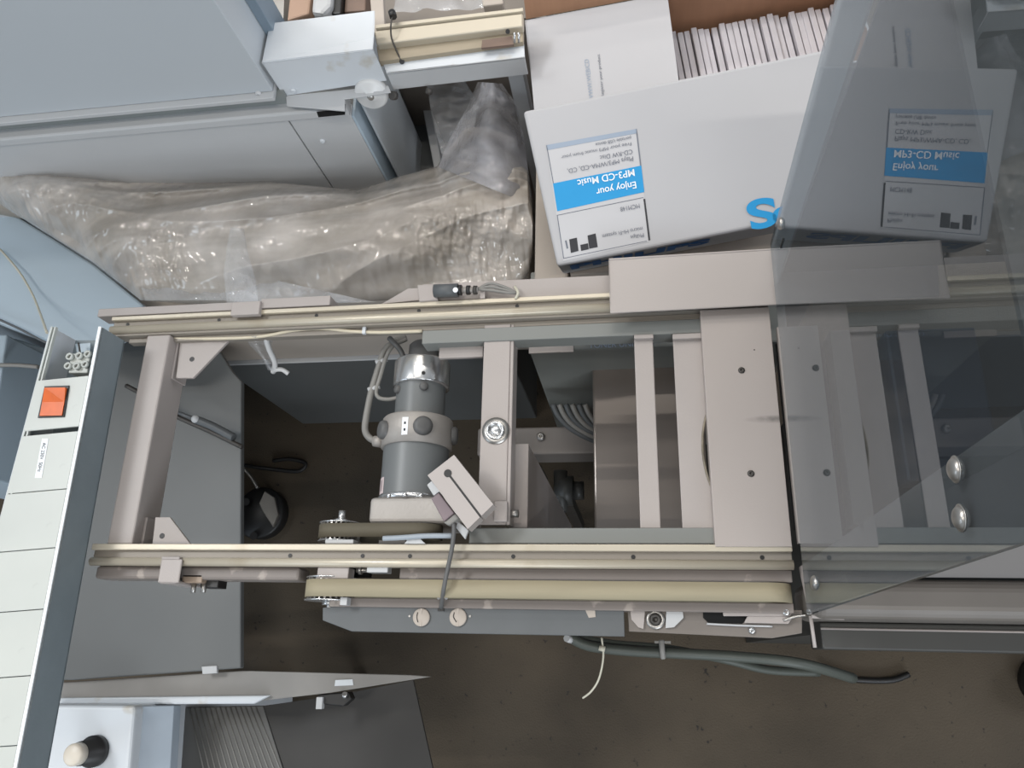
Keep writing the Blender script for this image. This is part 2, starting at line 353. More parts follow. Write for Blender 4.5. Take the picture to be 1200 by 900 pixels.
# bed plate
zb = .9515
a = W(820.6, 366, zb); b = W(903, 366, zb)
bp = MB().box(a.x, b.x - .0012, .1040, .3630, zb - .003, zb); bp.box(a.x, a.x + .002, .1066, .360, zb - .02, zb - .003)
def smudge_mat():
    m = mat('bed_plate_paint', (163, 154, 149), .42, var=.02, scale=8, bump=.05, bscale=400); nt = m.node_tree; n = nt.nodes; L = nt.links
    b_ = n['Principled BSDF']; src = b_.inputs['Base Color'].links[0].from_socket
    tc = n.new('ShaderNodeTexCoord'); mp = n.new('ShaderNodeMapping'); mp.vector_type = 'POINT'; L.new(tc.outputs['Object'], mp.inputs[0])
    mp.inputs['Location'].default_value = (-.90, -.30, 0); mp.inputs['Scale'].default_value = (25, 190, 40)
    sp = n.new('ShaderNodeTexGradient'); sp.gradient_type = 'SPHERICAL'; L.new(mp.outputs[0], sp.inputs[0])
    nz = n.new('ShaderNodeTexNoise'); nz.inputs['Scale'].default_value = 120; L.new(tc.outputs['Object'], nz.inputs[0])
    mu = n.new('ShaderNodeMath'); mu.operation = 'MULTIPLY'; L.new(sp.outputs['Fac'], mu.inputs[0]); L.new(nz.outputs[0], mu.inputs[1])
    mu2 = n.new('ShaderNodeMath'); mu2.operation = 'MULTIPLY'; mu2.inputs[1].default_value = 1.7; mu2.use_clamp = True; L.new(mu.outputs[0], mu2.inputs[0])
    mx = n.new('ShaderNodeMix'); mx.data_type = 'RGBA'; L.new(mu2.outputs[0], mx.inputs[0]); L.new(src, mx.inputs[6]); mx.inputs[7].default_value = lin((60, 58, 56)); L.new(mx.outputs[2], b_.inputs['Base Color'])
    return m
bed = bp.build('bed_plate', smudge_mat(), fr, bevel=.0005)
for u, v in ((869, 434), (880, 555)): screw_at(W(u, v, zb), UP, .0036, darksteel, bed)
p = W(884, 410, zb); MB().cyl(p, p + UP * .0002, .0008, n=8).build('pin_hole', black, bed)
# upper cover plate bent over the rail
zc = .966
cv = MB().px([(713, 303), (1098, 279), (1101, 347), (715, 367)], zc, .0025)
cv.prism([W(713, 303, zc), W(1098, 279, zc), W(1098, 279, zc) - UP * .03, W(713, 303, zc) - UP * .03], (0, -.002, 0))
cov = cv.build('rail_cover', mauve_plate, fr, bevel=.001)
# pieces below the lower rail
MB().box(W(385, 705, .93).x, .1515, .0425, .0520, .90, .928).build('front_channel', dull, fr, bevel=.001, label='scuffed grey channel in front of the belt')
zp = .925
sp = MB().px([(378, 712), (400, 710), (731, 712), (732, 746), (412, 740), (378, 727)], zp, .004)
side = sp.build('side_plate', slate, fr, bevel=.0006, label='blue-grey front plate with two round plugs')
for k, u in enumerate((494, 537)):
    p = W(u, 723.5, zp + .0005); q = MB(); q.lathe(p, UP, [(0, .0092), (.0016, .0092), (.0022, .0084), (.0022, 0)], 26)
    q.box(p.x - .0008, p.x + .0008, p.y + .004, p.y + .009, p.z + .0019, p.z + .0027); q.box(p.x - .0008, p.x + .0008, p.y - .009, p.y - .004, p.z + .0019, p.z + .0027)
    pl = q.build('plug_cap', beige, side)
    q = MB(); q.tube([p + V((-.004, .005, .0024)), p + V((-.0045, 0, .0024)), p + V((-.003 + k * .002, -.005, .0024))], .0005, 5, 3); q.build('cap_slot', black, pl)
    p2 = W(u + (-14 if k == 0 else 14), 722, zp + .0004); MB().cyl(p2, p2 + UP * .0004, .0012, n=10).build('pin', steel, side)
MB().px([(685, 713), (697, 712), (698, 723), (690, 724)], zp + .0006, .0005).build('paint_chip', beige, side)
p = W(517, 711, zp + .0006); MB().box(p.x - .0035, p.x + .0035, p.y - .0045, p.y + .003, zp - .001, zp + .0012).build('cable_slot', black, side)
# bracket at right of the side plate
bk = MB().px([(735, 712), (940, 715), (940, 742), (905, 748), (737, 740)], .918, .003)
bk = bk.build('end_bracket', mat('bracket_paint', (110, 103, 97), .5), fr, bevel=.0006)
p = W(768, 726, .9185); q = MB(); q.ring(p, UP, .0095, .0055, .002, 26); q.build('washer', steel, bk)
q = MB(); q.lathe(p, UP, [(0, .0055), (.004, .0052), (.0045, .0045), (.0045, .0025), (.002, .0025), (.002, 0)], 20); q.build('bolt', darksteel, bk)
MB().px([(738, 713), (756, 713), (754, 737), (748, 735), (740, 726)], .921, .002).build('corner_tab', mauve, bk)
MB().px([(781, 713), (800, 716), (801, 724), (790, 735), (780, 736)], .921, .002).build('corner_tab', palegrey, bk)
MB().px([(824, 715), (846, 715), (848, 721), (876, 722), (870, 731), (830, 730), (824, 724)], .9186, .0004).build('slot', darkgap, bk)
MB().px([(846, 713), (930, 716), (926, 722), (848, 722)], .924, .003).build('clamp_strip', mauve, bk, bevel=.0006)
MB().px([(876, 722), (930, 722), (924, 731), (872, 730)], .923, .003).build('clamp_strip', mauve, bk, bevel=.0006)
MB().tube([W(828, 731, .92), W(868, 733, .92), W(905, 734, .92)], .001, 6).build('bent_edge', palegrey, bk)
screw_at(W(881, 739, .9185), UP, .0035, silver, bk, h=.003); screw_at(W(921, 717, .925), UP, .004, silver, bk, h=.003)
MB().tube([W(918, 727, .925), W(930, 723, .926), W(945, 721, .93)], .0012, 6).build('wire_end', steel, bk)
# supports down to the floor, hidden below the rails
MB().box(.115, .14, .085, .105, 0, .925).build('leg', mauve, fr)
MB().box(.115, .14, .367, .388, 0, .925).build('leg', mauve, fr)
MB().box(-.115, -.085, .075, .105, 0, .925).build('leg', mauve, fr)
# bearing blocks of the pulleys
a = W(371, 677, .944); b = W(409, 663, .944)
q = MB().box(a.x, b.x, .0705, .0825, .925, .944); q.build('bearing_block', mauve, fr, bevel=.001)
q = MB().pbox(381, 632, 414, 637, .945, .93); q.build('bearing_block', palegrey, fr, bevel=.001)
q = MB().pbox(430, 662, 454, 671, .945, .93); q.build('adjuster_block', palegrey, fr, bevel=.001)
q = MB().pbox(408, 663, 432, 676, .915, .905); q.build('adjuster_slot', darkgap, fr)
q = MB(); p0 = W(418, 668, .935); q.tube([p0, p0 + V((.014, 0, 0))], .0028, 10); q.ring(p0 + V((.003, 0, 0)), (1, 0, 0), .005, .0025, .003, 14); q.build('adjuster_screw', steel, fr)
q = MB().pbox(444, 696 - 63, 475, 637, .935, .93); q.build('joint_block', darksteel, fr)
q = MB().pbox(399, 700, 406, 709, .94, .925); q.build('joint_block', palegrey, fr)

# clamp on the lower rail
cl = thing('rail_clamp', W(198, 668, .925), 'small grey clamp hooked over the lower rail beside the trunking', 'clamp')
q = MB().pbox(189, 652, 210, 655.5, .954, .93); q.pbox(189, 655, 209, 683, .9535, .951); q.pbox(187, 680, 206, 684, .952, .90); q.build('clamp_plate', mauve, cl, bevel=.002)
MB().pbox(214, 673, 236, 683, .935, .92).build('clamp_block', mat('brown_block', (150, 132, 116), .5), cl, bevel=.001)
MB().pbox(236, 676, 255, 689, .925, .905).build('clamp_foot', black, cl, bevel=.001)
for u in (227, 239):
    p = W(u, 688, .925); MB().cyl(p + V((0, .004, 0)), p - V((0, .006, 0)), .0028, n=8).build('bolt', steel, cl)

# ================================================================== motor
zc = .885
def mx(u, v): return W(u, v, zc)
cx = (mx(449, 556).x + mx(524, 556).x) / 2
mo = thing('gear_motor', (cx, .22, zc - .04), 'grey round gear motor with dark caps, hanging between the rails', 'motor')
q = MB()
y0 = W(490, 613, .925).y; y1 = W(490, 582, .925).y
xa = W(432, 600, .925).x; xb = W(548, 600, .925).x
q.box(xa, xb, y0, y1, zc - .042, .925); q.build('gearbox_flange', cast, mo, bevel=.005, seg=3)
r1 = (mx(524, 556).x - mx(449, 556).x) / 2
yb1 = mx(490, 527).y
q = MB().lathe((cx, y1, zc), (0, 1, 0), [(.006, r1), (yb1 - y1, r1)], 40); drum = q.build('gearbox_drum', motor_grey, mo)
MB().lathe((cx, y1, zc), (0, 1, 0), [(0, r1 * .7), (0, r1 * 1.05), (.005, r1 * 1.05), (.0065, r1), (.0065, r1 * .8)], 40).build('base_ring', silver, mo)
for s in (-.45, .05, .5):
    t = s; p = V((cx + math.sin(t) * r1 * 1.06, y1 + .002, zc + math.cos(t) * r1 * 1.06)); MB().dome(p, (math.sin(t), 0, math.cos(t)), .003, .002).build('bolt', silver, drum)
yc = mx(490, 493).y; r2 = r1 * 1.08
q = MB().lathe((cx, yb1, zc), (0, 1, 0), [(0, r1 * .9), (0, r2), (yc - yb1 - .002, r2), (yc - yb1, r2 * .96), (yc - yb1, r1 * .7)], 40); col = q.build('collar', cast, mo)
ymc = (yb1 + yc) / 2
for t in (-.92, .42, 1.75):
    d = V((math.sin(t), 0, math.cos(t))); p = V((cx, ymc, zc)) + d * (r2 - .001)
    q = MB().lathe(p, d, [(0, .0115), (.004, .0112), (.0065, .0095), (.0075, .006), (.0078, 0)], 24); q.build('knob', knob_grey, col)
t = -.05; d = V((math.sin(t), 0, math.cos(t))); p = V((cx, ymc, zc)) + d * (r2 + .0004)
q = MB().box(p.x - .0045, p.x + .0025, p.y - .011, p.y + .010, p.z - .001, p.z); st_ = q.build('sticker', print_white, col)
for dy in (.003, -.005): MB().box(p.x - .0022, p.x, p.y + dy - .0015, p.y + dy + .0015, p.z, p.z + .0002).build('print_mark', print_black, st_)
yd = mx(490, 455).y; r3 = (mx(521, 470).x - mx(465, 470).x) / 2; cx2 = cx + .001
q = MB().lathe((cx2, yc, zc), (0, 1, 0), [(-.002, r3), (yd - yc, r3)], 36); dr2 = q.build('upper_drum', motor_grey, mo)
for t in (-.85, .38):
    d = V((math.sin(t), 0, math.cos(t))); p = V((cx2, mx(490, 462).y, zc)) + d * (r3 - .001)
    MB().lathe(p, d, [(0, .0055), (.004, .0052), (.0052, .004), (.0055, 0)], 18).build('knob', knob_grey, dr2)
ye = mx(490, 426).y; r4 = (mx(524, 440).x - mx(461, 440).x) / 2
q = MB().lathe((cx2, yd, zc), (0, 1, 0), [(0, r3 * .8), (0, r4), (.002, r4 * 1.0), (ye - yd - .002, r4), (ye - yd, r4 * .96), (ye - yd, r3 * .4)], 40); sr = q.build('end_ring', silver, mo)
t = .33; d = V((math.sin(t), 0, math.cos(t))); p = V((cx2, mx(490, 448).y, zc)) + d * (r4 - .0005)
MB().cyl(p, p + d * .0008, .0023, n=14).build('screw_hole', black, sr)
q = MB().lathe((cx2 + .002, ye, zc), (0, 1, 0), [(0, .021), (.022, .020), (.026, .016), (.026, 0)], 28); q.build('tail_cap', knob_grey, mo)
def drum_patch(t0, t1, ya, yb, r, h=.0003):
    q = MB(); n = 6; vs = []
    for k in range(n + 1):
        t = t0 + (t1 - t0) * k / n
        for y in (ya, yb): vs.append((cx + math.sin(t) * (r + h), y, zc + math.cos(t) * (r + h)))
    q.add(vs, [[2 * k, 2 * k + 1, 2 * k + 3, 2 * k + 2] for k in range(n)]); return q
st_ = drum_patch(-1.30, -.80, y1 + .007, y1 + .026, r1).build('sticker', mat('sticker_pink', (205, 190, 190), .6), drum)
drum_patch(-1.18, -.90, y1 + .010, y1 + .023, r1, .0005).build('print_mark', mat('sticker_inner', (165, 150, 152), .6), st_)
# shaft gear under the flange
q = MB().cyl((cx - .004, y0 + .002, zc - .0), (cx - .004, y0 - .022, zc), .009, n=20)
for k in range(20):
    t = 2 * math.pi * k / 20; p = V((cx - .004 + math.cos(t) * .0095, y0 - .011, zc + math.sin(t) * .0095)); q.box(p.x - .0012, p.x + .0012, p.y - .010, p.y + .010, p.z - .0012, p.z + .0012)
q.build('drive_gear', steel, mo)
# motor cables
q = MB().tube([W(444, 518, .885), W(434, 514, .885), W(428, 505, .887), W(429, 490, .89), W(435, 460, .893), W(444, 430, .893), W(450, 412, .893), W(460, 402, .89), W(474, 396, .87)], .0042, 10); ca = q.build('cable', cable_grey, mo)
MB().cyl(W(449, 518, .885), W(438, 517, .885), .0075, .0065, n=12).build('cable_gland', cast, ca)
q = MB().tube([W(466, 466, .895), W(455, 468, .895), W(444, 466, .895), W(441, 458, .895), W(446, 440, .897), W(452, 420, .897), W(460, 406, .895), W(476, 398, .88)], .0026, 8); q.build('cable', cable_grey, mo)
q = MB().tube([W(456, 396, .90), W(464, 404, .90), W(470, 412, .895), W(474, 424, .89)], .0034, 8); q.build('cable', knob_grey, mo)
for u, v in ((439, 455), (448, 423)):
    p = W(u, v, .894); MB().cyl(p + V((-.008, -.002, 0)), p + V((.006, .002, 0)), .0032, n=10).build('cable_tie', palegrey, mo)

# ================================================================== pulleys and belts
def pulley(u, v, ybelt0, ybelt1, r, zc, label, flip):
    c = V((W(u, v, .95).x, (ybelt0 + ybelt1) / 2, zc))
    t = thing('toothed_pulley', c - UP * r, label, 'pulley', 'toothed pulleys at the belt ends')
    h = ybelt1 - ybelt0
    q = MB().cyl((c.x, ybelt0, zc), (c.x, ybelt1, zc), r * .86, n=36)
    for k in range(26):
        a = 2 * math.pi * k / 26; ca, sa = math.cos(a), math.sin(a); r_ = r * .86
        pts = [V((c.x + ca * r_ - sa * w * .0016, ybelt0 - .0035, zc + sa * r_ + ca * w * .0016)) for w in (-1, 1)] + [V((c.x + ca * (r_ + .0028) - sa * w * .001, ybelt0 - .0035, zc + sa * (r_ + .0028) + ca * w * .001)) for w in (1, -1)]
        q.prism(pts, (0, h + .007, 0))
    q.build('toothed_hub', steel, t)
    for yy in (ybelt0 - .0050, ybelt1 + .0035):
        q = MB().cyl((c.x, yy, zc), (c.x, yy + .0014, zc), r * 1.07, n=40); q.build('flange', silver, t)
    s = -1 if flip else 1
    yo = ybelt0 - .005 if flip else ybelt1 + .005
    q = MB().cyl((c.x, yo, zc + .0), (c.x, yo + s * .004, zc), .009, n=6); q.cyl((c.x, yo, zc), (c.x, yo + s * .014, zc), .004, n=14); q.build('shaft_bolt', silver, t)
    return c
def belt(name, c1, c2, r, y0, y1, m, label, th=.002):
    pts = []
    N = 18
    for k in range(N + 1):
        a = math.pi / 2 + math.pi * k / N; pts.append((c1.x + r * math.cos(a), c1.z + r * math.sin(a)))
    for k in range(N + 1):
        a = -math.pi / 2 + math.pi * k / N; pts.append((c2.x + r * math.cos(a), c2.z + r * math.sin(a)))
    n = len(pts); cen = ((c1.x + c2.x) / 2, c1.z); vs = []
    def off(i, d):
        x, z = pts[i]; c = c1 if i <= N else c2; dx, dz = x - c.x, z - c.z; l = math.hypot(dx, dz); return (x + dx / l * d, z + dz / l * d)
    for y in (y0, y1):
        for d in (0, th):
            for i in range(n): x, z = off(i, d); vs.append((x, y, z))
    fs = []
    for i in range(n):
        j = (i + 1) % n
        fs += [[i, j, 2 * n + j, 2 * n + i], [n + i, 3 * n + i, 3 * n + j, n + j], [i, n + i, n + j, j], [2 * n + i, 2 * n + j, 3 * n + j, 3 * n + i]]
    q = MB().add(vs, fs, 0, True); o = q.build(name, m, bevel=0, label=label, cat='belt')
    return o
RB = .0265
zpc = .945 - RB
c1 = pulley(375.5, 690, .0535, .0690, RB, zpc, 'toothed pulley with silver bolt in front of the lower rail, cream belt around it', True)
belt('drive_belt', c1, V((.124, 0, zpc)), RB - .0005, .0520, .0702, belt_mat, 'long cream toothed belt running along the front of the lower rail')
RB2 = .0225; zp2 = .935 - RB2
yb_a, yb_b = W(400, 629, .935).y, W(400, 613, .935).y
c2 = pulley(384, 620, yb_a + .0015, yb_b - .0015, RB2, zp2, 'toothed pulley behind the lower rail left of the motor, olive belt around it', False)
belt('drive_belt', c2, V((cx + .02, 0, zp2)), RB2 - .0005, yb_a, yb_b, belt_dark, 'short olive belt from the pulley to below the motor flange')
q = MB().pbox(380, 631, 412, 635, .94, .925)

# ================================================================== fork sensor lying over the lower rail
fs_ = thing('fork_sensor', W(545, 590, .955), 'pale slotted sensor block lying tilted beside the motor flange', 'sensor')
zt = .985
def sp_(u, v): return W(u, v, zt)
A, B_, C_, D_ = sp_(501, 557), sp_(532, 533), sp_(578, 591), sp_(548, 620)
dl = (D_ - A).normalized(); dw = (B_ - A).normalized()
q = MB()
L_ = (D_ - A).length; Wd = (B_ - A).length
s0 = sp_(518, 552); s1 = sp_(563, 613)
# two tongues separated by a slit
wA = .52 * Wd
e = .0008
def quad(a, b, c, d): return [a, b, c, d]
q.prism([A, A + dw * (wA - e), D_ + (C_ - D_).normalized() * (wA - e), D_], (0, 0, -.020))
q.prism([A + dw * (wA + e), B_, C_, D_ + (C_ - D_).normalized() * (wA + e)], (0, 0, -.020))
q.prism([A + dw * (wA - e), A + dw * (wA + e), A + dw * (wA + e) + dl * .012, A + dw * (wA - e) + dl * .012], (0, 0, -.020))
bl_ = q.build('sensor_block', mauve_plate, fs_, bevel=.0006)
p = A + dw * wA + dl * .012; MB().cyl(p - UP * .001, p + UP * .0005, .0042, n=18).build('round_hole', black, bl_)
q = MB().prism([p - dw * .0011, p + dw * .0011, D_ + (C_ - D_).normalized() * (wA + .0011), D_ + (C_ - D_).normalized() * (wA - .0011)], (0, 0, .0003)); q.build('slit', black, bl_)
q = MB().px([(500, 568), (506, 563), (516, 575), (508, 581)], .972, .012); q.build('sensor_tip', palegrey, fs_, bevel=.001)
q = MB().px([(505, 584), (514, 577), (532, 601), (520, 611)], .972, .014); q.build('connector', mat('plum_plastic', (118, 104, 108), .45), fs_, bevel=.001)
q = MB().px([(519, 612), (533, 601), (538, 607), (526, 616)], .970, .012); q.build('cable_gland', cable_grey, fs_, bevel=.002)
q = MB().px([(536, 610), (549, 621), (545, 632), (534, 618)], .960, .004); q.build('mounting_lug', palegrey, fs_, bevel=.001)
MB().tube([W(529, 609, .966), W(532, 618, .965), W(530, 640, .962), W(525, 665, .958), W(520, 690, .953), W(517, 712, .930)], .0024, 8).build('cable', knob_grey, fs_)
for u, v in ((514, 701), (523, 701)): MB().cyl(W(u, v, .9285), W(u, v, .931), .0016, n=8).build('cable_clip', palegrey, fs_)
# small grey cable along the rail
q = MB().tube([W(449, 631, .955), W(470, 630, .955), W(500, 628, .955), W(531, 628, .955)], .0028, 8)
hc = q.build('sensor_lead', mat('lead_grey', (150, 158, 166), .5), label='short pale grey cable lying along the lower rail below the motor', cat='cable')
q = MB().px([(478, 632), (492, 631), (498, 637), (474, 637)], .953, .003); q.build('cable_clip', palegrey, hc)

# proximity sensor at the upper rail
ps = thing('proximity_sensor', W(524, 341, .948), 'black barrel sensor with plug and wires mounted behind the upper rail', 'sensor')
a = W(509, 341, .958); b = W(537, 340, .958); MB().cyl(a, b, .0078, n=22).build('barrel', slate, ps)
p = W(533.5, 339.5, .9665); MB().cyl(p - UP * .002, p, .003, n=16).build('round_mark', print_white, ps)
MB().cyl(b, W(541, 340, .958), .0062, n=18).build('lock_nut', black, ps)
MB().cyl(W(541, 340, .958), W(560, 339.5, .956), .0035, n=12).build('plug', cast, ps)
MB().cyl(W(547, 340, .958), W(551, 340, .958), .0058, n=10).build('plug_ring', black, ps)
MB().cyl(W(555, 340, .957), W(559, 340, .957), .0055, n=10).build('plug_ring', darksteel, ps)
MB().pbox(563, 333, 568, 349, .952, .944).build('end_stop', mauve, ps)
for dv in (-5, -1, 3):
    MB().tube([W(560, 339, .954), W(575, 337 + dv, .955), W(595, 341 + dv * .6, .955), W(604, 343, .952)], .0017, 7).build('wire', cable_grey, ps)
MB().tube([W(603, 336, .95), W(607, 343, .953), W(604, 350, .95)], .0018, 7).build('tie', cable_pale, ps)

# ================================================================== top-left machine cabinet
yl = .63
p0 = W(322, 110, .95); xr = p0.x; yf = p0.y
mc = thing('machine_cabinet', (xr - .7, yf + .2, 0), 'large light blue-grey sheet-metal machine cabinet at the top left', 'cabinet')
MB().box(-2.4, xr, yf, yf + .10, .955, 2.0).build('side_panel', bluegrey, mc, bevel=.0015)
yfl = yf - .004
MB().box(-2.4, xr + .001, yfl - .006, yf + .02, .9475, .9545).build('flange_lip', palegrey, mc, bevel=.001)
MB().box(-2.4, xr + .01, yf + .006, yf + .03, .92, .947).build('recess', mat('recess_grey', (128, 132, 130), .5), mc)
yl2 = W(330, 128, .925).y
# lower panel
rp = W(405, 135, .92)
MB().box(-2.4, rp.x, yl2 - .006, yl2 + .02, .905, .922).build('flange_lip', palegrey, mc, bevel=.003)
yp = yl2 - .003
seam = W(345, 163, .90)
xs = W(345, 163, .88).x
MB().box(-2.4, xs - .001, yp, yp + .02, .25, .904).build('lower_panel', palegrey, mc, bevel=.001)
MB().box(xs + .001, rp.x, yp, yp + .02, .25, .904).build('lower_panel', palegrey, mc, bevel=.001)
MB().box(rp.x, rp.x + .004, yp + .001, yp + .12, .25, .90).build('end_flange', paleblue, mc, bevel=.0006)
MB().box(rp.x + .012, rp.x + .016, yp + .02, yp + .16, .25, .90).build('end_flange', bluegrey, mc, bevel=.0006)
MB().box(-2.4, rp.x, yp + .021, yp + .3, 0, .85).build('plinth', panel_grey, mc)
for u, v in ((4, 143), (148, 127), (303, 109)):
    screw_at(RP(u, v, V((0, yf, 0)), V((0, 1, 0))), (0, -1, 0), .0045, palegrey, mc, h=.004)
screw_at(RP(37, 155, V((0, yf, 0)), V((0, 1, 0))), (0, -1, 0), .0035, palegrey, mc, h=.004)
screw_at(RP(378, 165, V((0, yp, 0)), V((0, 1, 0))), (0, -1, 0), .004, white_paint, mc, h=.003)
a = RP(372, 137, V((0, yp, 0)), V((0, 1, 0))); b = RP(404, 124, V((0, yp, 0)), V((0, 1, 0)))
MB().px([(371, 131), (389, 129), (390, 123), (405, 122), (404, 134), (373, 137)], .9235, .001).build('notch', darkgap, mc)
MB().box(xr + .0, xr + .014, yf + .06, yf + .10, .96, 1.6).build('end_panel', mat('end_panel_grey', (118, 132, 144), .4), mc, bevel=.001)

# ================================================================== rear feed conveyor (top)
rc = thing('rear_conveyor', (W(460, 90, .95).x, W(460, 90, .95).y, 0), 'second conveyor at the top with white bent cover and cream rail', 'conveyor')
z1 = 1.0
a = W(307, 73, z1); b = W(437, 58, z1); c = W(439, 12, z1); d = W(316, 27, z1)
q = MB().prism([a, b, c, d], (0, 0, -.002)); q.prism([a, b, b - UP * .058, a - UP * .066], (0, .002, 0))
cvr = q.build('bent_cover', white_paint, rc, bevel=.001)
n_ = (b - a).cross(UP).normalized()
for u, v in ((344, 106), (435, 95)): screw_at(RP(u, v, a, n_), n_ if n_.y < 0 else -n_, .004, white_paint, cvr, h=.003)
# roller
p = W(436, 111, .925); q = MB().lathe(p + V((0, .010, 0)), (0, -1, .25), [(0, 0), (0, .021), (.004, .023), (.013, .023), (.016, .020), (.016, .009), (.018, .008), (.018, 0)], 36); ro = q.build('roller', mat('white_nylon', (205, 205, 204), .35), rc)
MB().dome(p + V((0, -.0075, .004)), (0, -1, .25), .005, .003).build('bolt', steel, ro)
# support angle under the cover
q = MB().px([(335, 112), (455, 100), (458, 108), (404, 116), (404, 130), (336, 124)], .935, .002); q.build('support_plate', palegrey, rc, bevel=.0006)
# tray and rails to the right
q = MB().px([(447, 70), (614, 51), (615, 67), (453, 86)], .955, .003); tr_ = q.build('tray_top', white_paint, rc, bevel=.0006)
a = W(453, 86, .955); b = W(615, 67, .955)
q = MB().prism([a, b, b - UP * .032, a - UP * .032], (0, .002, 0)); q.build('tray_front', palegrey, rc, bevel=.0006)
q = MB().px([(438, 36), (613, 15), (613, 31), (441, 52)], .972, .012); q.build('cream_rail', ivory, rc, bevel=.002)
q = MB().px([(441, 54), (613, 33), (613, 49), (444, 72)], .962, .010); q.build('cream_rail', mat('tan_rail', (150, 138, 118), .5), rc, bevel=.001)
q = MB().px([(440, 29), (613, 9), (613, 13), (440, 33)], .975, .012); q.build('cream_rail', ivory, rc, bevel=.0005)
q = MB().px([(565, 47), (600, 42), (602, 52), (564, 56)], .966, .004); q.build('brown_strip', wood_dark, rc)
for u in (603, 608): MB().cyl(W(u, 38, .985), W(u, 50, .975), .0016, n=8).build('spring', silver, rc)
MB().cyl(W(595, 37, .973), W(595, 37, .9745), .003, n=12).build('screw_hole', black, rc)
MB().cyl(W(471, 72, .956), W(471, 72, .958), .0035, n=12).build('screw_hole', black, rc)
for k in range(6): p = W(480 + k * 5.5, 59 - k * .6, .956); MB().box(p.x - .001, p.x + .0015, p.y - .003, p.y + .003, p.z, p.z + .0004).build('scale_mark', print_grey, tr_)
MB().tube([W(460, 18, .985), W(458, 30, .985), W(459, 45, .975), W(465, 60, .965), W(470, 71, .96)], .0012, 6).build('wire', darksteel, rc)
MB().cyl(W(459, 14, .985), W(461, 20, .985), .005, n=10).build('wire_clip', black, rc)
q = MB().px([(432, -20), (448, -20), (451, 36), (437, 38)], .968, .01); q.build('cross_rail', beige, rc, bevel=.001)
MB().cyl(W(500, 106, .93), W(506, 108, .925), .004, n=10).build('bolt', darksteel, rc)
MB().cyl(W(459, 112, .93), W(463, 112, .925), .006, n=10).build('bolt', darksteel, rc)
q = MB().box(W(590, 80, .9).x, W(608, 80, .9).x, W(600, 66, .9).y, W(600, 66, .9).y + .03, 0, .93); q.build('leg', palegrey, rc)
q = MB().box(W(350, 60, .9).x, W(380, 80, .9).x, W(380, 80, .9).y + .10, W(380, 80, .9).y + .14, 0, .93); q.build('leg', palegrey, rc)
# machine bits beyond the cover
bm_ = thing('rear_machine', (W(450, -10, .85).x, W(450, -10, .85).y + .1, 0), 'dim machine parts beyond the white cover at the top edge', 'machine')
MB().px([(330, 35), (350, -60), (640, -60), (640, 20)], .86, .86).build('deck', mat('deck_brown', (120, 112, 104), .6), bm_)
MB().px([(336, 24), (342, -30), (368, -30), (362, 16)], .95, .05).build('brown_block', mat('warm_block', (165, 135, 115), .6), bm_, bevel=.003)
MB().px([(364, 14), (368, -30), (390, -30), (388, 6), (378, 16)], .96, .04).build('grey_block', palegrey, bm_, bevel=.006)
MB().px([(388, 16), (392, -30), (402, -30), (399, 16)], .95, .05).build('black_block', black, bm_, bevel=.002)
MB().px([(403, 14), (406, -30), (430, -30), (428, 12)], .94, .04).build('brown_block', wood_dark, bm_, bevel=.002)
MB().px([(318, 28), (320, -30), (334, -30), (332, 24)], .92, .02).build('steel_strip', steel, bm_)
q = MB(); N = 22; vs = []
for i in range(N):
    for j in range(8):
        w = W(462 + i * 5, -14 + j * 4.2 - i * .2, .95); w.z += .012 * noise.noise(w * 40); vs.append(w)
q.add(vs, [[i * 8 + j, i * 8 + j + 1, (i + 1) * 8 + j + 1, (i + 1) * 8 + j] for i in range(N - 1) for j in range(7)], 0, True)
q.build('film_sheet', film_clear, bm_)
MB().px([(563, -10), (588, -12), (590, 4), (566, 7)], .96, .02).build('cream_block', beige, bm_, bevel=.002)

# floor-standing pieces between wrapped bundle and rear conveyor
gb = thing('grey_side_sheet', W(500, 150, 0), 'grey sheet-metal side standing behind the film bundle below the rear conveyor', 'sheet')
MB().px([(455, 100), (493, 98), (520, 215), (462, 220)], .62, .62).build('column_body', panel_grey, gb, bevel=.002)
MB().px([(490, 100), (500, 99), (522, 215), (512, 216)], .66, .60).build('column_edge', palegrey, gb, bevel=.002)
MB().px([(500, 90), (640, 80), (640, 215), (524, 215)], .40, .38).build('back_sheet', mat('dim_sheet', (175, 170, 164), .5), gb)
MB().px([(588, 90), (622, 85), (625, 135), (600, 128)], .60, .2).build('brown_flap', carton_brown, gb)

# ================================================================== film bundle
top = [(-30, 160), (0, 165), (40, 170), (100, 190), (150, 206), (200, 211), (250, 213), (310, 212), (380, 219), (420, 222), (470, 206), (512, 195), (528, 170), (545, 150), (570, 148), (600, 160), (618, 190), (624, 235)]
bot = [(-60, 215), (0, 240), (60, 277), (110, 308), (165, 352), (230, 356), (300, 358), (350, 356), (400, 355), (450, 352), (500, 350), (540, 347), (565, 345), (585, 342), (600, 338), (612, 330), (620, 318), (624, 300)]
def lerpl(L, t):
    x = t * (len(L) - 1); i = min(int(x), len(L) - 2); f = x - i
    return (L[i][0] * (1 - f) + L[i + 1][0] * f, L[i][1] * (1 - f) + L[i + 1][1] * f)
wb = thing('film_wrapped_bundle', (W(330, 280, .7).x, W(330, 280, .7).y, .55), 'long bundle wrapped in clear crinkled stretch film behind the upper rail', 'bundle')
def bundle_h(s, t):
    return .765 + .085 * math.sin(math.pi * min(1, max(0, t))) ** .6 * (1 - .35 * t)
NU, NV = 560, 170; vs = []
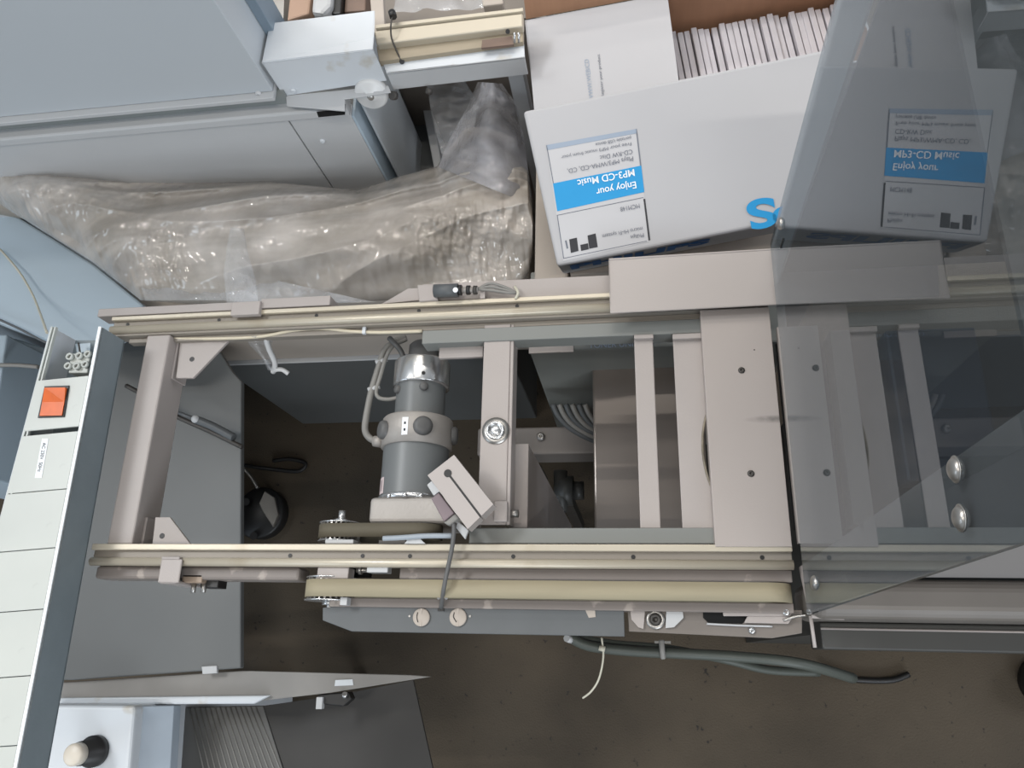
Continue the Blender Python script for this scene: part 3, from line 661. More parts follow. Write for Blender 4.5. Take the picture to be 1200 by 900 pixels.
for i in range(NU):
    s = i / (NU - 1); a = lerpl(top, s); b = lerpl(bot, s)
    for j in range(NV):
        t = j / (NV - 1); u = a[0] + (b[0] - a[0]) * t; v = a[1] + (b[1] - a[1]) * t
        z = bundle_h(s, t)
        w = W(u, v, z)
        q1 = noise.noise(V((w.x * 5, w.y * 16, 1.3))); q2 = noise.noise(V((w.x * 14 + w.y * 8, w.y * 30, 4.1))); q3 = noise.noise(V((w.x * 60, w.y * 40, 9)))
        fold = -abs(noise.noise(V((w.x * 3.2 + w.y * 3, w.y * 22 - w.x * 3, 7.7)))) * .05
        edge = min(1, min(t, 1 - t) * 8) * min(1, (1 - s) * 10 + .15)
        pat = max(.3, min(1, .6 + 1.6 * noise.noise(V((w.x * 6, w.y * 9, 12.5)))))
        q4 = (noise.noise(V((w.x * 150, w.y * 62, 3.3))) * .0027 + noise.noise(V((w.x * 90 + w.y * 20, w.y * 150, 6.1))) * .0013) * pat
        w.z = min(.905, z + (q1 * .016 + q2 * .009 + q3 * .003 + fold * .7 + .007) * edge + q4)
        vs.append(W(u, v, w.z))
q = MB().add(vs, [[i * NV + j, i * NV + j + 1, (i + 1) * NV + j + 1, (i + 1) * NV + j] for i in range(NU - 1) for j in range(NV - 1)], 0, True)
q.build('stretch_film', film, wb, fix=True)
# wrapped core under the film: a long rounded machine part
core = []
q = MB()
q.cyl(W(-40, 215, .74), W(330, 275, .745), .045, n=24); q.cyl(W(320, 275, .745), W(590, 265, .745), .05, n=24)
q.build('wrapped_core', mat('core_beige', (150, 140, 128), .6, var=.15, scale=6), wb)
# bluish loose film tail at the upper right
def ribbon(name, edges, zfun, m, parent, nu=40, nv=14, amp=.008, fs=30, label=None):
    Lft, Rgt = edges; vs = []
    for i in range(nu):
        a = lerpl(Lft, i / (nu - 1)); b = lerpl(Rgt, i / (nu - 1))
        for j in range(nv):
            t = j / (nv - 1); u = a[0] + (b[0] - a[0]) * t; v = a[1] + (b[1] - a[1]) * t; z = zfun(i / (nu - 1), t)
            w = W(u, v, z); k = noise.noise(w * fs) * amp + noise.noise(w * fs * 2.7) * amp * .5
            vs.append(W(u, v, z + k))
    q = MB().add(vs, [[i * nv + j, i * nv + j + 1, (i + 1) * nv + j + 1, (i + 1) * nv + j] for i in range(nu - 1) for j in range(nv - 1)], 0, True)
    return q.build(name, m, parent, label=label)
ribbon('film_tail', ([(560, 96), (548, 125), (534, 150), (520, 178), (514, 196)], [(588, 98), (604, 120), (612, 150), (618, 190), (622, 240)]), lambda s, t: .80 + .05 * math.sin(math.pi * t), film_blue, wb, amp=.014, label='bluish loose film end standing up at the right of the bundle')
ribbon('film_tail', ([(500, 98), (505, 130), (512, 160), (520, 190)], [(545, 95), (560, 120), (556, 150), (548, 180)]), lambda s, t: .74, film_clear, wb, amp=.012)
ribbon('film_strip', ([(270, 266), (266, 290), (262, 320), (266, 358)], [(286, 268), (290, 295), (300, 330), (303, 358)]), lambda s, t: .895 + .04 * s + .01 * math.sin(math.pi * t), film_clear, wb, amp=.006, fs=60, label='narrow shiny film strip hanging down to the rail')
ribbon('film_fold', ([(160, 318), (260, 300), (330, 330), (420, 350)], [(170, 352), (260, 352), (340, 356), (440, 354)]), lambda s, t: .80, film_clear, wb, amp=.012, fs=22)
# strand hanging from the upper rail
hs = thing('film_strand', W(322, 410, .86), 'white crumpled film scrap hanging below the upper rail near the strut', 'film scrap')
ribbon('film_scrap', ([(288, 394), (292, 404), (306, 418), (314, 434)], [(322, 393), (318, 404), (320, 420), (330, 436)]), lambda s, t: .93 - .06 * s + .01 * math.sin(6 * t), film_clear, hs, amp=.008, fs=70, nv=10)
MB().tube([W(311, 394, .93), W(315, 408, .91), W(322, 425, .885), W(320, 436, .87)], .0036, 8).build('twisted_core', mat('film_white', (205, 205, 205), .3), hs)
MB().tube([W(320, 434, .875), W(330, 433, .875), W(338, 438, .87)], .003, 8).build('twisted_tip', MATS['film_white'], hs)
q = MB().tube([W(160, 396, .932), W(230, 397, .935), W(300, 395, .936), W(345, 387, .937), (W(380, 385, .937)), W(410, 388, .936), W(445, 389.5, .936), W(495, 388, .936)], .0022, 7); q.build('rail_film_edge', mat('film_cream', (200, 190, 168), .3), hs)
p = W(427, 387, .938); MB().box(p.x - .002, p.x + .002, p.y - .005, p.y + .004, p.z - .002, p.z + .002).build('film_knot', white_paint, hs)

# ================================================================== grey cabinets below the frame
c3 = thing('rear_grey_cabinet', (W(430, 380, .4).x, W(430, 380, .4).y + .2, 0), 'low grey cabinet seen under the upper rail behind the motor', 'cabinet')
yq = W(400, 424, .42).y
MB().box(W(255, 424, .42).x, W(596, 424, .42).x, yq + .0025, yq + .35, .0, .4195).build('cabinet_body', panel_grey, c3, bevel=.003)
MB().box(W(255, 424, .42).x, W(596, 424, .42).x, yq, yq + .36, .42, .424).build('cabinet_top', palegrey, c3, bevel=.002)
c4 = thing('beige_cabinet', (W(400, 300, .6).x, W(400, 300, .6).y, 0), 'grey-beige machine housing below the film bundle', 'cabinet')
yq4 = W(400, 362, .64).y
MB().box(W(150, 362, .64).x, W(622, 362, .64).x, yq4, W(400, 262, .64).y, .425, .66).build('cabinet_body', beige, c4, bevel=.004)
MB().box(W(626, 300, .85).x, W(665, 300, .85).x, W(640, 332, .85).y, W(640, 170, .85).y, .424, .845).build('side_column', beige, c4, bevel=.003)

# pale blue cabinet at left edge
pb = thing('pale_blue_cabinet', (W(0, 330, .5).x - .1, W(0, 330, .5).y, 0), 'pale blue sheet-metal machine cabinet at the left edge', 'cabinet')
MB().px([(-120, 165), (0, 241), (60, 278), (110, 310), (168, 357), (150, 385), (125, 400), (60, 402), (0, 379), (-120, 330)], .72, .03).build('cabinet_body', paleblue, pb, bevel=.004)
MB().px([(-160, 200), (-60, 200), (-40, 340), (-160, 330)], .69, .69).build('cabinet_base', paleblue, pb)
MB().px([(-60, 375), (-4, 392), (8, 392), (-16, 560), (-60, 570)], .60, .58).build('side_door', paleblue, pb, bevel=.003)
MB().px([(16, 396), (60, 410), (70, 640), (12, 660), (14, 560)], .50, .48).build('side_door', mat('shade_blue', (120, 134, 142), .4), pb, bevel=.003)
MB().tube([W(0, 292, .728), W(22, 318, .735), (W(38, 345, .745)), W(48, 370, .80), W(55, 390, .93)], .0018, 7).build('wire', cable_pale, pb)
MB().tube([W(-20, 366, .73), W(20, 384, .73), W(60, 404, .735), W(95, 412, .735)], .002, 7).build('wire', slate, pb)
MB().tube([W(-10, 428, .61), W(20, 428, .605), W(45, 430, .60)], .004, 7).build('wire', cable_grey, pb)

# low grey cabinet under left half, with tray lip
lc = thing('low_grey_table', (W(190, 600, .3).x, W(190, 600, .3).y, 0), 'low table with flat grey sheet-metal top below the left end of the conveyor', 'table')
for lx, ly in ((70, 420), (60, 760)): MB().cyl(W(lx, ly, .54), V((W(lx, ly, .54).x, W(lx, ly, .54).y, 0)), .015, n=16).build('leg', dark_grey, lc)
MB().px([(60, 400), (250, 400), (272, 435), (283, 447), (282, 783), (85, 797), (60, 797)], .55, .012).build('table_top', panel_grey, lc, bevel=.002)
MB().px([(236, 781), (254, 780), (254, 789), (237, 790)], .553, .006).build('hinge', palegrey, lc, bevel=.001)
MB().tube([W(148, 452, .60), W(175, 467, .60), W(205, 487, .60), W(245, 505, .60), W(284, 524, .60)], .004, 8).build('cable', darksteel, lc)
MB().tube([W(205, 482, .605), W(228, 491, .605)], .003, 8).build('cable', slate, lc)
MB().tube([W(228, 491, .605), W(250, 500, .604), W(274, 513, .603)], .007, 10).build('conduit', slate, lc)
p = W(229, 491, .61); MB().dome(p, UP, .007, .006).build('cable_gland', palegrey, lc)

ts = thing('tray_shelf', (W(240, 800, .57).x, W(240, 800, .57).y, .5), 'thin pale sheet-metal tray with a bright front lip below the low grey table', 'tray')
MB().px([(70, 800), (283, 786), (480, 791), (505, 793), (386, 812), (300, 822), (70, 824)], .535, .006).build('tray_sheet', mat('tray_paint', (128, 125, 121), .5), ts, bevel=.001)
MB().px([(68, 818), (316, 815), (297, 825), (68, 826)], .545, .010).build('tray_lip', white_paint, ts, bevel=.003)
MB().px([(393, 797), (413, 796), (414, 803), (392, 804)], .5365, .0015).build('latch_pad', white_paint, ts)
MB().px([(372, 814), (408, 811), (412, 819), (402, 828), (380, 826)], .530, .02).build('latch', black, ts, bevel=.002)
MB().cyl(W(404, 813, .54), W(404, 817, .535), .004, n=10).build('latch_pin', silver, ts)
MB().px([(371, 817), (378, 817), (377, 831), (370, 831)], .536, .01).build('latch_tab', palegrey, ts)
MB().box(W(300, 800, .53).x - .02, W(300, 800, .53).x, W(300, 800, .53).y - .02, W(300, 800, .53).y, 0, .529).build('leg', palegrey, ts)

bc = thing('white_control_box', (W(110, 880, .6).x, W(110, 880, .6).y - .05, 0), 'white painted control box with rounded edges at the bottom left', 'control box')
p = W(158, 827, .60); yt_ = W(158, 827, .60).y
MB().prism([W(40, 826, .60), W(158, 827, .60), W(146, 960, .60), W(20, 960, .60)], (0, 0, -.57)).build('housing', white_paint, bc, bevel=.006, seg=3)
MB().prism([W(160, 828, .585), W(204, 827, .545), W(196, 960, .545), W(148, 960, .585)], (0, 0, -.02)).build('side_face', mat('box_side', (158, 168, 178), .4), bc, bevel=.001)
MB().box(W(60, 850, .55).x, W(150, 850, .55).x, W(100, 940, .5).y, W(100, 880, .5).y, 0, .04).build('foot', black, bc)
q = thing('rotary_knob', W(95, 888, .60), 'black knob with a pale cap on the white control box', 'knob')
p = W(112, 880, .601)
MB().lathe(p, UP, [(0, .0), (0, .022), (.010, .022), (.012, .018), (.035, .0165), (.037, .0)], 32).build('knob_body', black, q)
p2 = p + UP * .0372; MB().lathe(p2, UP, [(0, 0), (0, .0155), (.012, .015), (.015, .012), (.015, 0)], 32).build('knob_cap', mat('knob_cap', (205, 196, 182), .4), q)

vc = thing('louvred_panel', (W(260, 870, .3).x, W(260, 870, .3).y - .05, 0), 'dark vented panel with fine upright ribs beside the white control box', 'panel')
MB().px([(206, 829), (308, 827), (350, 960), (192, 960)], .46, .008).build('vent_sheet', mat('vent_grey', (86, 85, 83), .45), vc, bevel=.001)
MB().px([(309, 827), (395, 815), (484, 797), (520, 960), (352, 960)], .458, .006).build('floor_shade', mat('shade_sheet', (48, 46, 44), .6), vc)  # dark sheet painted in where shade lies on the floor
MB().px([(204, 828), (212, 828), (203, 960), (192, 960)], .468, .006).build('vent_edge', palegrey, vc)
for k in range(14):
    a = W(222 + k * 6.0, 829, .4605); b = W(252 + k * 7.6, 960, .4605)
    MB().tube([a, b], .0013, 6).build('rib', mat('rib_grey', (122, 120, 116), .45), vc)
p = W(150, 900, .45); MB().box(p.x, p.x + .03, p.y - .03, p.y, 0, .452).build('leg', dark_grey, vc)

# ================================================================== cable trunking
td = thing('cable_trunking', W(75, 620, .955), 'long white cable trunking with grey side running down the left edge', 'trunking')
zt = 1.0; zlow = .956
Lt, Rt, Lb, Rb = W(59, 383, zt), W(119, 383, zt), W(-50, 870, zt), W(10, 950, zt)
Lb = Lt + (W(0, 605, zt) - Lt) * 2.5; Rb = Rt + (W(20, 900, zt) - Rt) * 1.15
hgt = zt - zlow
e1 = (Rt - Lt).normalized()
q = MB()
q.prism([Rt, Rb, Rb - UP * hgt, Rt - UP * hgt], e1 * -.002); q.build('side_wall', duct_side, td, bevel=.0004)
q = MB().prism([Lt, Lb, Lb - UP * hgt, Lt - UP * hgt], e1 * .002)
q.build('side_wall', white_paint, td, bevel=.0004)
q = MB()
for off in (.0015, .006):
    q.prism([Lt + e1 * off + UP * .0005, Lt + e1 * (off + .0018) + UP * .0005, Lt + e1 * (off + .0018) + (Lb - Lt) * .98, Lt + e1 * off + (Lb - Lt) * .98], (0, 0, -.004))
q.build('edge_rib', duct_white, td)
q = MB().prism([Rt - e1 * .0035 + UP * .001, Rt + UP * .001, Rb + UP * .001, Rb - e1 * .0035 + UP * .001], (0, 0, -.004)); q.build('edge_rib', mat('bright_edge', (232, 236, 238), .35), td)
q = MB().prism([Lt - UP * (hgt - .002), Rt - UP * (hgt - .002), Rb - UP * (hgt - .002), Lb - UP * (hgt - .002)], (0, 0, -.002)); q.build('base', duct_side, td)
def along(t, side):
    return Lt + (Lb - Lt) * t if side == 'L' else Rt + (Rb - Rt) * t
def tfor(v, side):
    lo, hi = 0.0, 1.0
    for _ in range(40):
        m_ = (lo + hi) / 2; w = along(m_, side) - V((0, 0, CZ)); 
        cy = w.dot(V((_X.y, _Y.y, _Z.y))); cz = w.dot(V((_X.z, _Y.z, _Z.z))); vv = 450 + F * cy / cz
        if vv < v: lo = m_
        else: hi = m_
    return lo
def lidseg(v0, v1, name, m, gap=.0004, up=.0006):
    a, b, c, d = along(tfor(v0 + 3, 'L'), 'L'), along(tfor(v0 - 3, 'R'), 'R'), along(tfor(v1 - 3, 'R'), 'R'), along(tfor(v1 + 3, 'L'), 'L')
    dd = (d - a).normalized() * gap
    return MB().prism([a + e1 * .001 + dd + UP * up, b - e1 * .0042 + dd + UP * up, c - e1 * .0042 - dd + UP * up, d + e1 * .001 - dd + UP * up], (0, 0, -.003)).build(name, m, td, bevel=.0005)
swp = lidseg(443, 503, 'switch_plate', duct_white)
cuts = [508, 576, 645, 717, 795, 877, 960]
lids = [lidseg(cuts[i], cuts[i + 1], 'lid', duct_white) for i in range(6)]
zz = zt + .0008
q = MB().prism([W(53, 453, zz), W(82, 452, zz), W(76, 489, zz), W(45, 490, zz)], (0, 0, .0015)); sw = q.build('switch_frame', black, swp, bevel=.0005)
q = MB(); a, b, c, d = W(55, 455.5, zz + .002), W(78.5, 455, zz + .002), W(73, 487, zz + .002), W(47, 487.5, zz + .002)
mL = (a + d) / 2 + UP * .0 - e1 * .0015; mR = (b + c) / 2 + UP * .0
q.add([a + UP * .004, b + UP * .003, c + UP * .001, d + UP * .001, mL + UP * .0005, mR + UP * .0005, a, b, c, d], [[0, 4, 5, 1], [4, 3, 2, 5], [0, 1, 7, 6], [3, 9, 8, 2], [0, 6, 9, 3, 4], [1, 5, 2, 8, 7], [6, 7, 8, 9]]); q.build('rocker', orange, swp)
q = MB().prism([W(49.5, 514, zz), W(57, 514, zz), W(49, 560, zz), W(41, 560, zz)], (0, 0, .0003)); lb = q.build('paper_label', print_white, lids[0])
text('AC 230V  50Hz', W(50.3, 519, zz + .0004), W(43.5, 556, zz) - W(50.5, 518, zz), W(60, 520, zz) - W(50, 520, zz), .0062, print_black, lb, width=(W(44, 553, zz) - W(51, 519, zz)).length)
# terminal block in the open end
tb = thing('terminal_block', W(93, 421, .97), 'small cream terminal block with round screw sockets in the open end of the trunking', 'terminal block')
q = MB().px([(83, 414), (106, 414), (102, 437), (80, 437)], .992, .03); q.build('block_body', duct_white, tb, bevel=.001)
for u, v in ((84, 419), (95, 418), (105, 416), (82, 430), (92, 430), (102, 428)):
    p = W(u, v, .992); q = MB(); q.ring(p, UP, .0043, .0026, .005, 16); q.build('socket', duct_white, tb)
    MB().cyl(p + UP * .0002, p + UP * .002, .0024, n=12).build('terminal_screw', steel, tb)
MB().tube([W(92, 402, .985), W(93, 408, .985), W(94, 415, .985)], .0012, 6).build('wire', darksteel, tb)
q = MB().px([(88, 403), (106, 402), (105, 412), (90, 413)], .975, .002); q.build('wire_guide', paleblue, tb)

# ================================================================== machinery below right half of the frame
gm = thing('lower_grey_housing', (W(720, 450, .5).x, W(720, 450, .5).y, 0), 'grey machine housing below the cross slats behind the coiled cables', 'housing')
zg = .80; p = W(620, 412, zg)
MB().box(p.x, .20, p.y, p.y + .12, .35, zg).build('housing_body', mat('housing_green_grey', (122, 124, 120), .5), gm, bevel=.003)
MB().pbox(620, 397, 672, 412, .803, .8005).build('light_tab', mauve_plate, gm)
text('TONER UNIT', V(W(690, 408, .802)), (1, .0, 0), (0, 1, 0), .011, print_slate, gm)
MB().box(-.02, .20, p.y - .02, p.y + .1, 0, .349).build('plinth', dark_grey, gm)
tx = thing('taupe_box', W(760, 520, .45), 'shiny taupe plastic box with rounded corners behind the narrow cross slat', 'box')
a = W(694, 419, .72); b = W(835, 640, .72)
q = MB(); r = .012; pts = []
for cx_, cy_, s in ((a.x + r, a.y - r, 90), (a.x + r, b.y + r, 180), (b.x - r, b.y + r, 270), (b.x - r, a.y - r, 0)):
    for k in range(6): t = math.radians(s + 18 * k); pts.append((cx_ + r * math.cos(t), cy_ + r * math.sin(t), .72))
q.prism(pts, (0, 0, -.25)); q.build('box_body', shiny_taupe, tx, bevel=.003, seg=3)
MB().box(a.x + .03, b.x - .03, b.y + .03, a.y - .05, 0, .469).build('stand', dark_grey, tx)
cb = thing('cable_bundle', W(672, 490, .62), 'bundle of grey cables curving down beside the taupe box', 'cables')
for k in range(6):
    u = 648 + k * 7.5
    MB().tube([W(u, 474, .66), W(u + 6, 487, .655), W(u + 17, 499, .648), W(u + 34, 510 - k, .64), W(u + 52, 518 - k * 2, .63)], .0042, 8).build('cable', cable_grey if k % 2 else slate, cb)
xb_ = thing('lower_cross_beam', (W(640, 515, .58).x, W(640, 515, .58).y, .5), 'dim grey cross beam with a socket screw seen low between the cross bars', 'beam')
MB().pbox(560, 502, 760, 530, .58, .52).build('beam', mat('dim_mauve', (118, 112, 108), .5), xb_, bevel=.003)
screw_at(W(634, 512, .581), UP, .007, steel, xb_, h=.006)
MB().pbox(602, 545, 634, 566, .50, .4).build('bracket', dark_grey, xb_, bevel=.002)
MB().pbox(580, 515, 600, 530, .5195, 0).build('post', dark_grey, xb_)
vv_ = thing('dark_valve', W(665, 570, .3), 'small dark valve body in the shade between cross bar and taupe box', 'valve')
q = MB().cyl(W(655, 575, .42), W(672, 575, .42), .026, n=20); q.cyl(W(672, 575, .42), W(684, 575, .42), .016, n=20); q.cyl(W(657, 552, .43), W(657, 600, .43), .012, n=16); q.build('valve_body', mat('valve_dark', (72, 72, 70), .45), vv_)
MB().tube([W(617, 612, .45), W(625, 596, .45), W(631, 584, .44)], .006, 8).build('hose', cable_grey, vv_)
MB().box(W(660, 575, .4).x - .01, W(660, 575, .4).x + .01, W(660, 575, .4).y - .01, W(660, 575, .4).y + .01, 0, .40).build('stem', darksteel, vv_)

# swivel castor on the floor below left
ct = thing('round_castor', W(300, 605, 0), 'dark round castor disc on the floor beside the low grey table', 'castor')
p = W(302, 600, .04)
MB().lathe(V((p.x, p.y, .0)), UP, [(0, .06), (.03, .062), (.035, .058), (.036, 0)], 36).build('disc', black, ct)
q = MB(); q.px([(310, 575), (322, 583), (326, 603), (320, 618), (308, 600), (303, 590)], .045, .008); q.build('side_plate', mat('dim_steel', (110, 106, 100), .4, .2), ct, bevel=.002)
MB().tube([W(276, 540, .05), W(292, 556, .05), W(302, 572, .05)], .004, 8).build('rod', steel, ct)
for u, v in ((288, 588), (297, 628)): MB().cyl(W(u, v, .037), W(u, v, .05), .009, n=14).build('knob', black, ct)
cf = MB().tube([W(283, 545, .008), W(320, 550, .008), W(350, 552, .008), W(358, 543, .008), W(340, 538, .008), W(320, 540, .008)], .005, 8)
cf.build('floor_cable', black, label='black cable looped on the floor below the conveyor left half', cat='cable')

# ================================================================== cartons
# closed white carton, leaning tilted behind the rail cover
PN = V((.0118, -.3567, .9342)).normalized(); PO = V((0, 0, .763))
def Fp(u, v, o=.0): return RP(u, v, PO + PN * o, PN)
BL, BR, TR, TL = Fp(653, 312), Fp(938, 256.5), Fp(1000, 51), Fp(613, 130)
ex = (BR - BL).normalized(); ey = PN.cross(ex)
ct1 = thing('white_carton', (BL + TR) / 2 - UP * .1, 'closed white carton with blue printed label upside down, leaning tilted behind the rail cover', 'carton')
q = MB().prism([BL, BR, TR, TL], -PN * .085); front = q.build('carton_body', carton_white, ct1, bevel=.004, seg=3)
TH = .0004
def patch(uv, m, parent=front, name='print_block', o=.0004): return MB().prism([Fp(u, v, o) for u, v in uv], -PN * .0003).build(name, m, parent)
lab = patch([(640, 170), (746, 151), (761, 283), (660, 306)], mat('label_paper', (190, 189, 191), .7, var=.01), front, 'label_sheet', .0003)
patch([(640, 170), (746, 151), (746.5, 156), (640.7, 176)], print_slate, lab, o=.0006)
patch([(648, 215), (751.5, 194), (755, 225), (653, 247.5)], print_blue, lab, o=.0006)
for uv in ([(640, 170), (641, 170), (649, 215), (648, 215)], [(745, 151), (746.2, 151), (751.5, 194), (750, 194)], [(652.5, 252), (653.5, 252), (661, 303), (660, 303)],
           [(652.5, 252), (754, 231), (754, 231.7), (652.5, 252.7)], [(660, 302.5), (758, 282), (758, 282.6), (660, 303.2)]): patch(uv, print_grey, lab, 'print_line', .0006)
patch([(754, 233), (756, 233), (762, 281), (760, 282)], print_black, lab, 'print_line', .0006)
patch([(667, 280.5), (676, 278.5), (678, 294), (669, 296.5)], print_black, lab, o=.0006); patch([(688.5, 276), (698, 273.5), (700.5, 289.5), (690.5, 291.5)], print_black, lab, o=.0006)
patch([(680, 287), (689, 285), (690, 292), (681, 294)], print_black, lab, o=.0007); patch([(662, 282), (664, 281.5), (666, 291), (664, 291.5)], print_grey, lab, o=.0006)
def tline(s, ur, vr, ul, h, m, bold=0):
    vl = vr + (ur - ul) * .198
    o = Fp(ur, vr, .0008); e = Fp(ul, vl, .0008)
    text(s, o, e - o, -ey, h, m, lab, width=(e - o).length, bold=bold)
tline('Enjoy your', 745.5, 212.5, 699, .0115, print_white, .01)
tline('MP3-CD Music', 743.5, 198, 677, .0115, print_white, .01)
tline('Plays MP3/WMA-CD, CD,', 742, 183, 665, .0075, print_grey)
tline('CD-RW Disc', 741, 175, 703, .0075, print_grey)
tline('Free your MP3 music from your', 740, 166.5, 658, .0055, print_grey)
tline('portable USB device', 739.5, 159.5, 698, .0055, print_grey)
tline('MCM148', 749.5, 238.5, 727, .0075, print_grey)
tline('micro Hi-Fi system', 753, 265.5, 706, .0065, print_grey)
tline('Philips', 754.5, 273, 739, .0065, print_grey)
text('S', Fp(907, 231, .0006), -ex, -ey, .046, print_blue, front, bold=.03, width=(Fp(906, 228) - Fp(873, 234)).length)
text('P', Fp(936, 225, .0006), -ex, -ey, .046, print_blue, front, bold=.03, width=(Fp(943, 220) - Fp(911, 226)).length)
text('PHILIPS', BL + ex * .013 - PN * .048 - ey * .0006, ex, PN, .052, print_blue2, front, bold=.05, width=.17)
# open carton with brown inside, white left flap folded over, standing behind
FL = V((-.131, .829, .56)); gx = V((math.cos(.103), math.sin(.103), 0)); gy = V((-gx.y, gx.x, 0)); wd, dp, hh_ = .433, .165, .36
oc = thing('open_carton', FL + gx * wd / 2 - gy * dp / 2, 'open brown-lined carton with a white flap folded over, behind the tilted white carton', 'carton')
def panel(p, d, n, name, m2=carton_brown):
    q = MB().prism([p, p + d, p + d + UP * hh_, p + UP * hh_], n * .003); o = q.build(name, [carton_white, carton_brown], oc, bevel=.0006)
    for f in o.data.polygons:
        if f.normal.dot(n) > .9: f.material_index = 1
panel(FL, gx * wd, -gy, 'back_panel'); panel(FL - gy * dp, gx * wd, gy, 'front_panel')
panel(FL - gy * (dp - .003), gy * (dp - .006), gx, 'side_panel'); panel(FL + gx * wd - gy * (dp - .003), gy * (dp - .006), -gx, 'side_panel')
MB().prism([FL + gx * .003 - gy * .003, FL + gx * (wd - .003) - gy * .003, FL + gx * (wd - .003) - gy * (dp - .003), FL + gx * .003 - gy * (dp - .003)], (0, 0, .004)).build('bottom_panel', carton_white, oc)
rim = FL + UP * (hh_ + .001)
MB().prism([rim + gx * .002, rim + gx * (wd - .002), rim + gx * (wd - .01) + UP * .13 + gy * .05, rim + gx * .01 + UP * .13 + gy * .05], gy * .003).build('back_flap', carton_brown, oc, bevel=.0005)
zf_ = .924
flp = [W(617, 25, zf_), W(623, 112, zf_), W(625, 140, zf_ - .0005), W(796, 104, zf_), W(793, 88, zf_), W(782, -7, zf_)]
flp = [W(617, 25, zf_), W(627, 142, zf_), W(797, 106, zf_), W(782, -7, zf_)]
fl = MB().prism(flp, (0, 0, -.0025)).build('side_flap', carton_white, oc, bevel=.0005)
text('Register your product', W(708, 114, zf_ + .0003), W(703, 64, zf_) - W(708, 112, zf_), W(695, 80, zf_) - W(706, 81, zf_), .0055, print_grey, fl, width=(W(708, 114, zf_) - W(703, 64, zf_)).length)
text('WWW.WEB/CD', W(696, 118, zf_ + .0003), W(690, 67, zf_) - W(696, 114, zf_), W(685, 80, zf_) - W(696, 81, zf_), .0085, print_slate, fl, width=(W(696, 116, zf_) - W(691, 67, zf_)).length)
for k in range(25):
    b_ = FL + gx * (wd - .012 - k * .0096) - gy * (dp - .006) + UP * .01
    h_ = .29 + random.uniform(-.004, .004); d_ = dp - .016 - random.uniform(0, .006)
    lean = gx * random.uniform(-.0012, .0012)
    q = MB().prism([b_, b_ + gx * .0078, b_ + gx * .0078 + gy * d_, b_ + gy * d_], UP * h_ + lean)
    q.build('envelope', paper, bevel=.001, label='white envelope packed upright in the open brown-lined carton', cat='envelope', group='envelopes in the open carton')
pc = thing('box_stand', (.08, .6, 0), 'beige sheet-metal stand carrying both cartons behind the conveyor', 'stand')
zs2 = (BL - PN * .085).z - .003
MB().box(-.075, .25, .468, .650, 0, zs2).build('stand_body', beige, pc, bevel=.002)
MB().box(-.12, .30, .655, .86, 0, .558).build('stand_body', beige, pc, bevel=.002)

# ================================================================== smoked hood panel and feeder housing
xp = .1545
hd = thing('hood_panel', (xp, .24, ZF), 'upright smoked transparent hood panel standing across the conveyor at the right', 'hood')
HP = V((xp, 0, 0)); HN = V((1, 0, 0))
bA = RP(902.5, 286, HP, HN); bB = RP(946, 720, HP, HN)
tA = RP(1244, -1000, HP, HN); tB = RP(1330, 592, HP, HN)
q = MB().prism([bA, bB, tB, tA], (.0035, 0, 0)); q.build('acrylic_sheet', smoke, hd)
for u, v in ((915, 262), (955, 683)):
    p = RP(u, v, HP, HN); MB().dome(p, (-1, 0, 0), .0065, .004).build('bolt', steel, hd)
for u, v in ((1120, 550), (1126, 607)):
    p = RP(u, v, HP, HN); q = MB().ring(p, (-1, 0, 0), .0068, .004, .0006, 20); q.dome(p - V((.0005, 0, 0)), (-1, 0, 0), .0058, .0032); q.build('dome_nut', steel, hd)
SP = V((xp + .0050, 0, 0))
MB().prism([RP(u, v, SP, HN) for u, v in ((905, 350), (903.5, 290), (929, 202), (1236, -980), (1343, -980))], (.002, 0, 0)).build('edge_strip', MATS['pale_grey_paint'], hd)
MB().prism([RP(u, v, SP, HN) for u, v in ((936, 665), (1200, 480), (1325, 392), (1325, 596), (947, 717))], (.002, 0, 0)).build('edge_strip', mat('strip_paint', (170, 160, 156), .45, dirt=((110, 104, 100), 14, .64, .72)), hd)
p = RP(917, 285, HP, HN); MB().box(p.x - .001, p.x - .0001, p.y - .0015, p.y + .0015, p.z - .008, p.z + .008).build('slot', darkgap, hd)
fh = thing('feeder_housing', (.5, .22, 0), 'grey feeder housing behind the smoked hood panel', 'machine')
xw = xp + .009
wallm = mat('housing_wall', (150, 146, 144), .45, var=.02, dirt=((95, 92, 90), 12, .66, .76))
MB().box(xw, .78, .0755, .0790, .9525, 1.42).build('near_wall', wallm, fh, bevel=.0005)
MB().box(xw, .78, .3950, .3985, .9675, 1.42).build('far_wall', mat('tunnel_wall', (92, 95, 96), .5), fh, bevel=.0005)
MB().box(xw + .02, .78, .0791, .3949, 1.38, 1.384).build('shade_roof', dark_grey, fh)  # roof out of view, put in to keep the tunnel inside dark
MB().box(.775, .78, .0791, .3949, .9525, 1.38).build('end_wall', dark_grey, fh)
MB().box(xw, .775, .128, .338, .90, .905).build('tunnel_floor', mat('tunnel_floor', (50, 54, 58), .5), fh)
a = W(1065, 400, .94); MB().box(.27, .36, .17, .335, .906, .94).build('blue_tray', navy, fh, bevel=.003)
MB().box(.215, .235, .128, .338, .906, .9365).build('cross_slat', mauve, fh)
MB().box(.158, .20, .1080, .3400, .9405, .948).build('deck_plate', mauve_plate, fh)
MB().box(xw, .78, .0370, .0740, .86, .956).build('front_beam', mat('beam_paint', (112, 107, 102), .4), fh, bevel=.012, seg=5)
MB().box(xw + .02, .78, .0100, .0365, .83, .885).build('front_edge', dark_grey, fh, bevel=.002)
MB().tube([(xw + .02, .0300, .8865), (.78, .0300, .8865)], .0012, 6).build('edge_trim', mauve, fh)
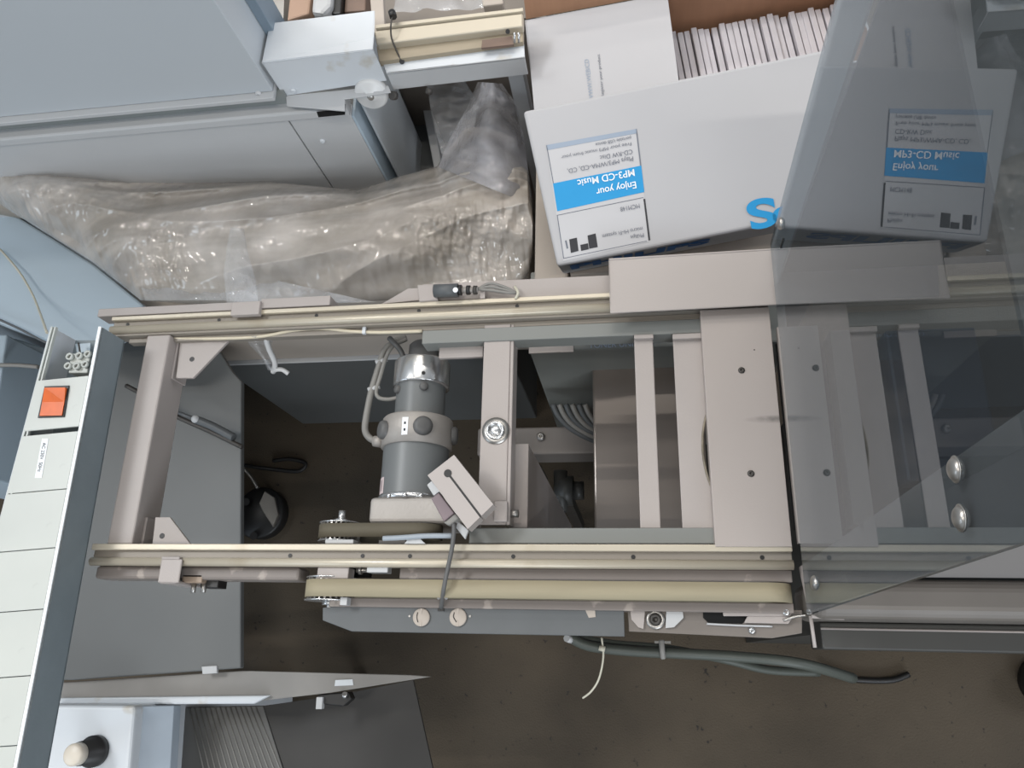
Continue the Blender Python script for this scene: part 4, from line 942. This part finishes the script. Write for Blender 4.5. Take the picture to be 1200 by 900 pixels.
MB().box(.22, .78, .03, .33, 0, .80).build('lower_body', dark_grey, fh)
# rods at the corner of the hood
q = MB().cyl(W(950, 722, .935), W(955, 759, .935), .0018, n=8); q.build('thin_rod', mauve_plate, label='thin pale rod pointing down from the hood corner', cat='rod')
q = MB().cyl(W(951, 722.5, .939), W(989, 724.5, .939), .0018, n=8); q.build('thin_rod', mauve_plate, label='thin pale rod pointing right from the hood corner', cat='rod')

# hoses under the front edge and floor items
hz_ = thing('hose_pair', W(800, 765, .80), 'pair of grey-green hoses running under the front edge of the conveyor', 'hoses')
hm = mat('hose_green', (74, 79, 74), .5)
MB().tube([W(665, 745, .86), W(690, 757, .86), W(740, 763, .86), W(800, 766, .86), (W(870, 770, .86)), W(940, 778, .86), W(1000, 795, .80)], .0055, 8).build('hose', hm, hz_)
MB().tube([W(668, 746, .85), W(720, 755, .85), W(780, 760, .85), W(850, 773, .84), W(900, 785, .82), W(960, 788, .80)], .0045, 8).build('hose', hm, hz_)
MB().tube([W(775, 750, .87), W(776, 762, .87), W(777, 771, .865)], .003, 6).build('hose_clip', cable_grey, hz_)
MB().box(W(767, 752, .87).x, W(786, 752, .87).x, W(767, 754, .87).y, W(767, 751, .87).y, .866, .870).build('clip_head', cable_grey, hz_)
q = MB().tube([W(705, 747, .87), W(707, 770, .865), W(702, 795, .86), W(693, 810, .85), W(683, 818, .84)], .0011, 6); zt2 = q.build('cable_tie', cable_pale, label='long pale cable tie tail hanging below the blue-grey plate', cat='cable tie')
MB().cyl(W(702, 759, .868), W(709, 761, .868), .003, n=8).build('tie_head', cable_pale, zt2)
MB().cyl(W(664, 748, .87), W(670, 750, .86), .004, n=8).build('hose_end', palegrey, hz_)
q = MB().tube([W(965, 782, .01), W(985, 793, .01), W(1010, 797, .01), W(1045, 797, .01), W(1065, 790, .01)], .006, 8); q.build('floor_cable', black, label='dark cable curving on the floor below the hood panel', cat='cable')
q = MB(); pts = []
p = W(1212, 800, .0)
q.lathe(V((p.x + .02, p.y, 0)), UP, [(0, 0), (0, .05), (.03, .05), (.05, .035), (.06, .0)], 24); q.build('rubber_foot', black, label='black round rubber foot on the floor at the right edge', cat='foot')
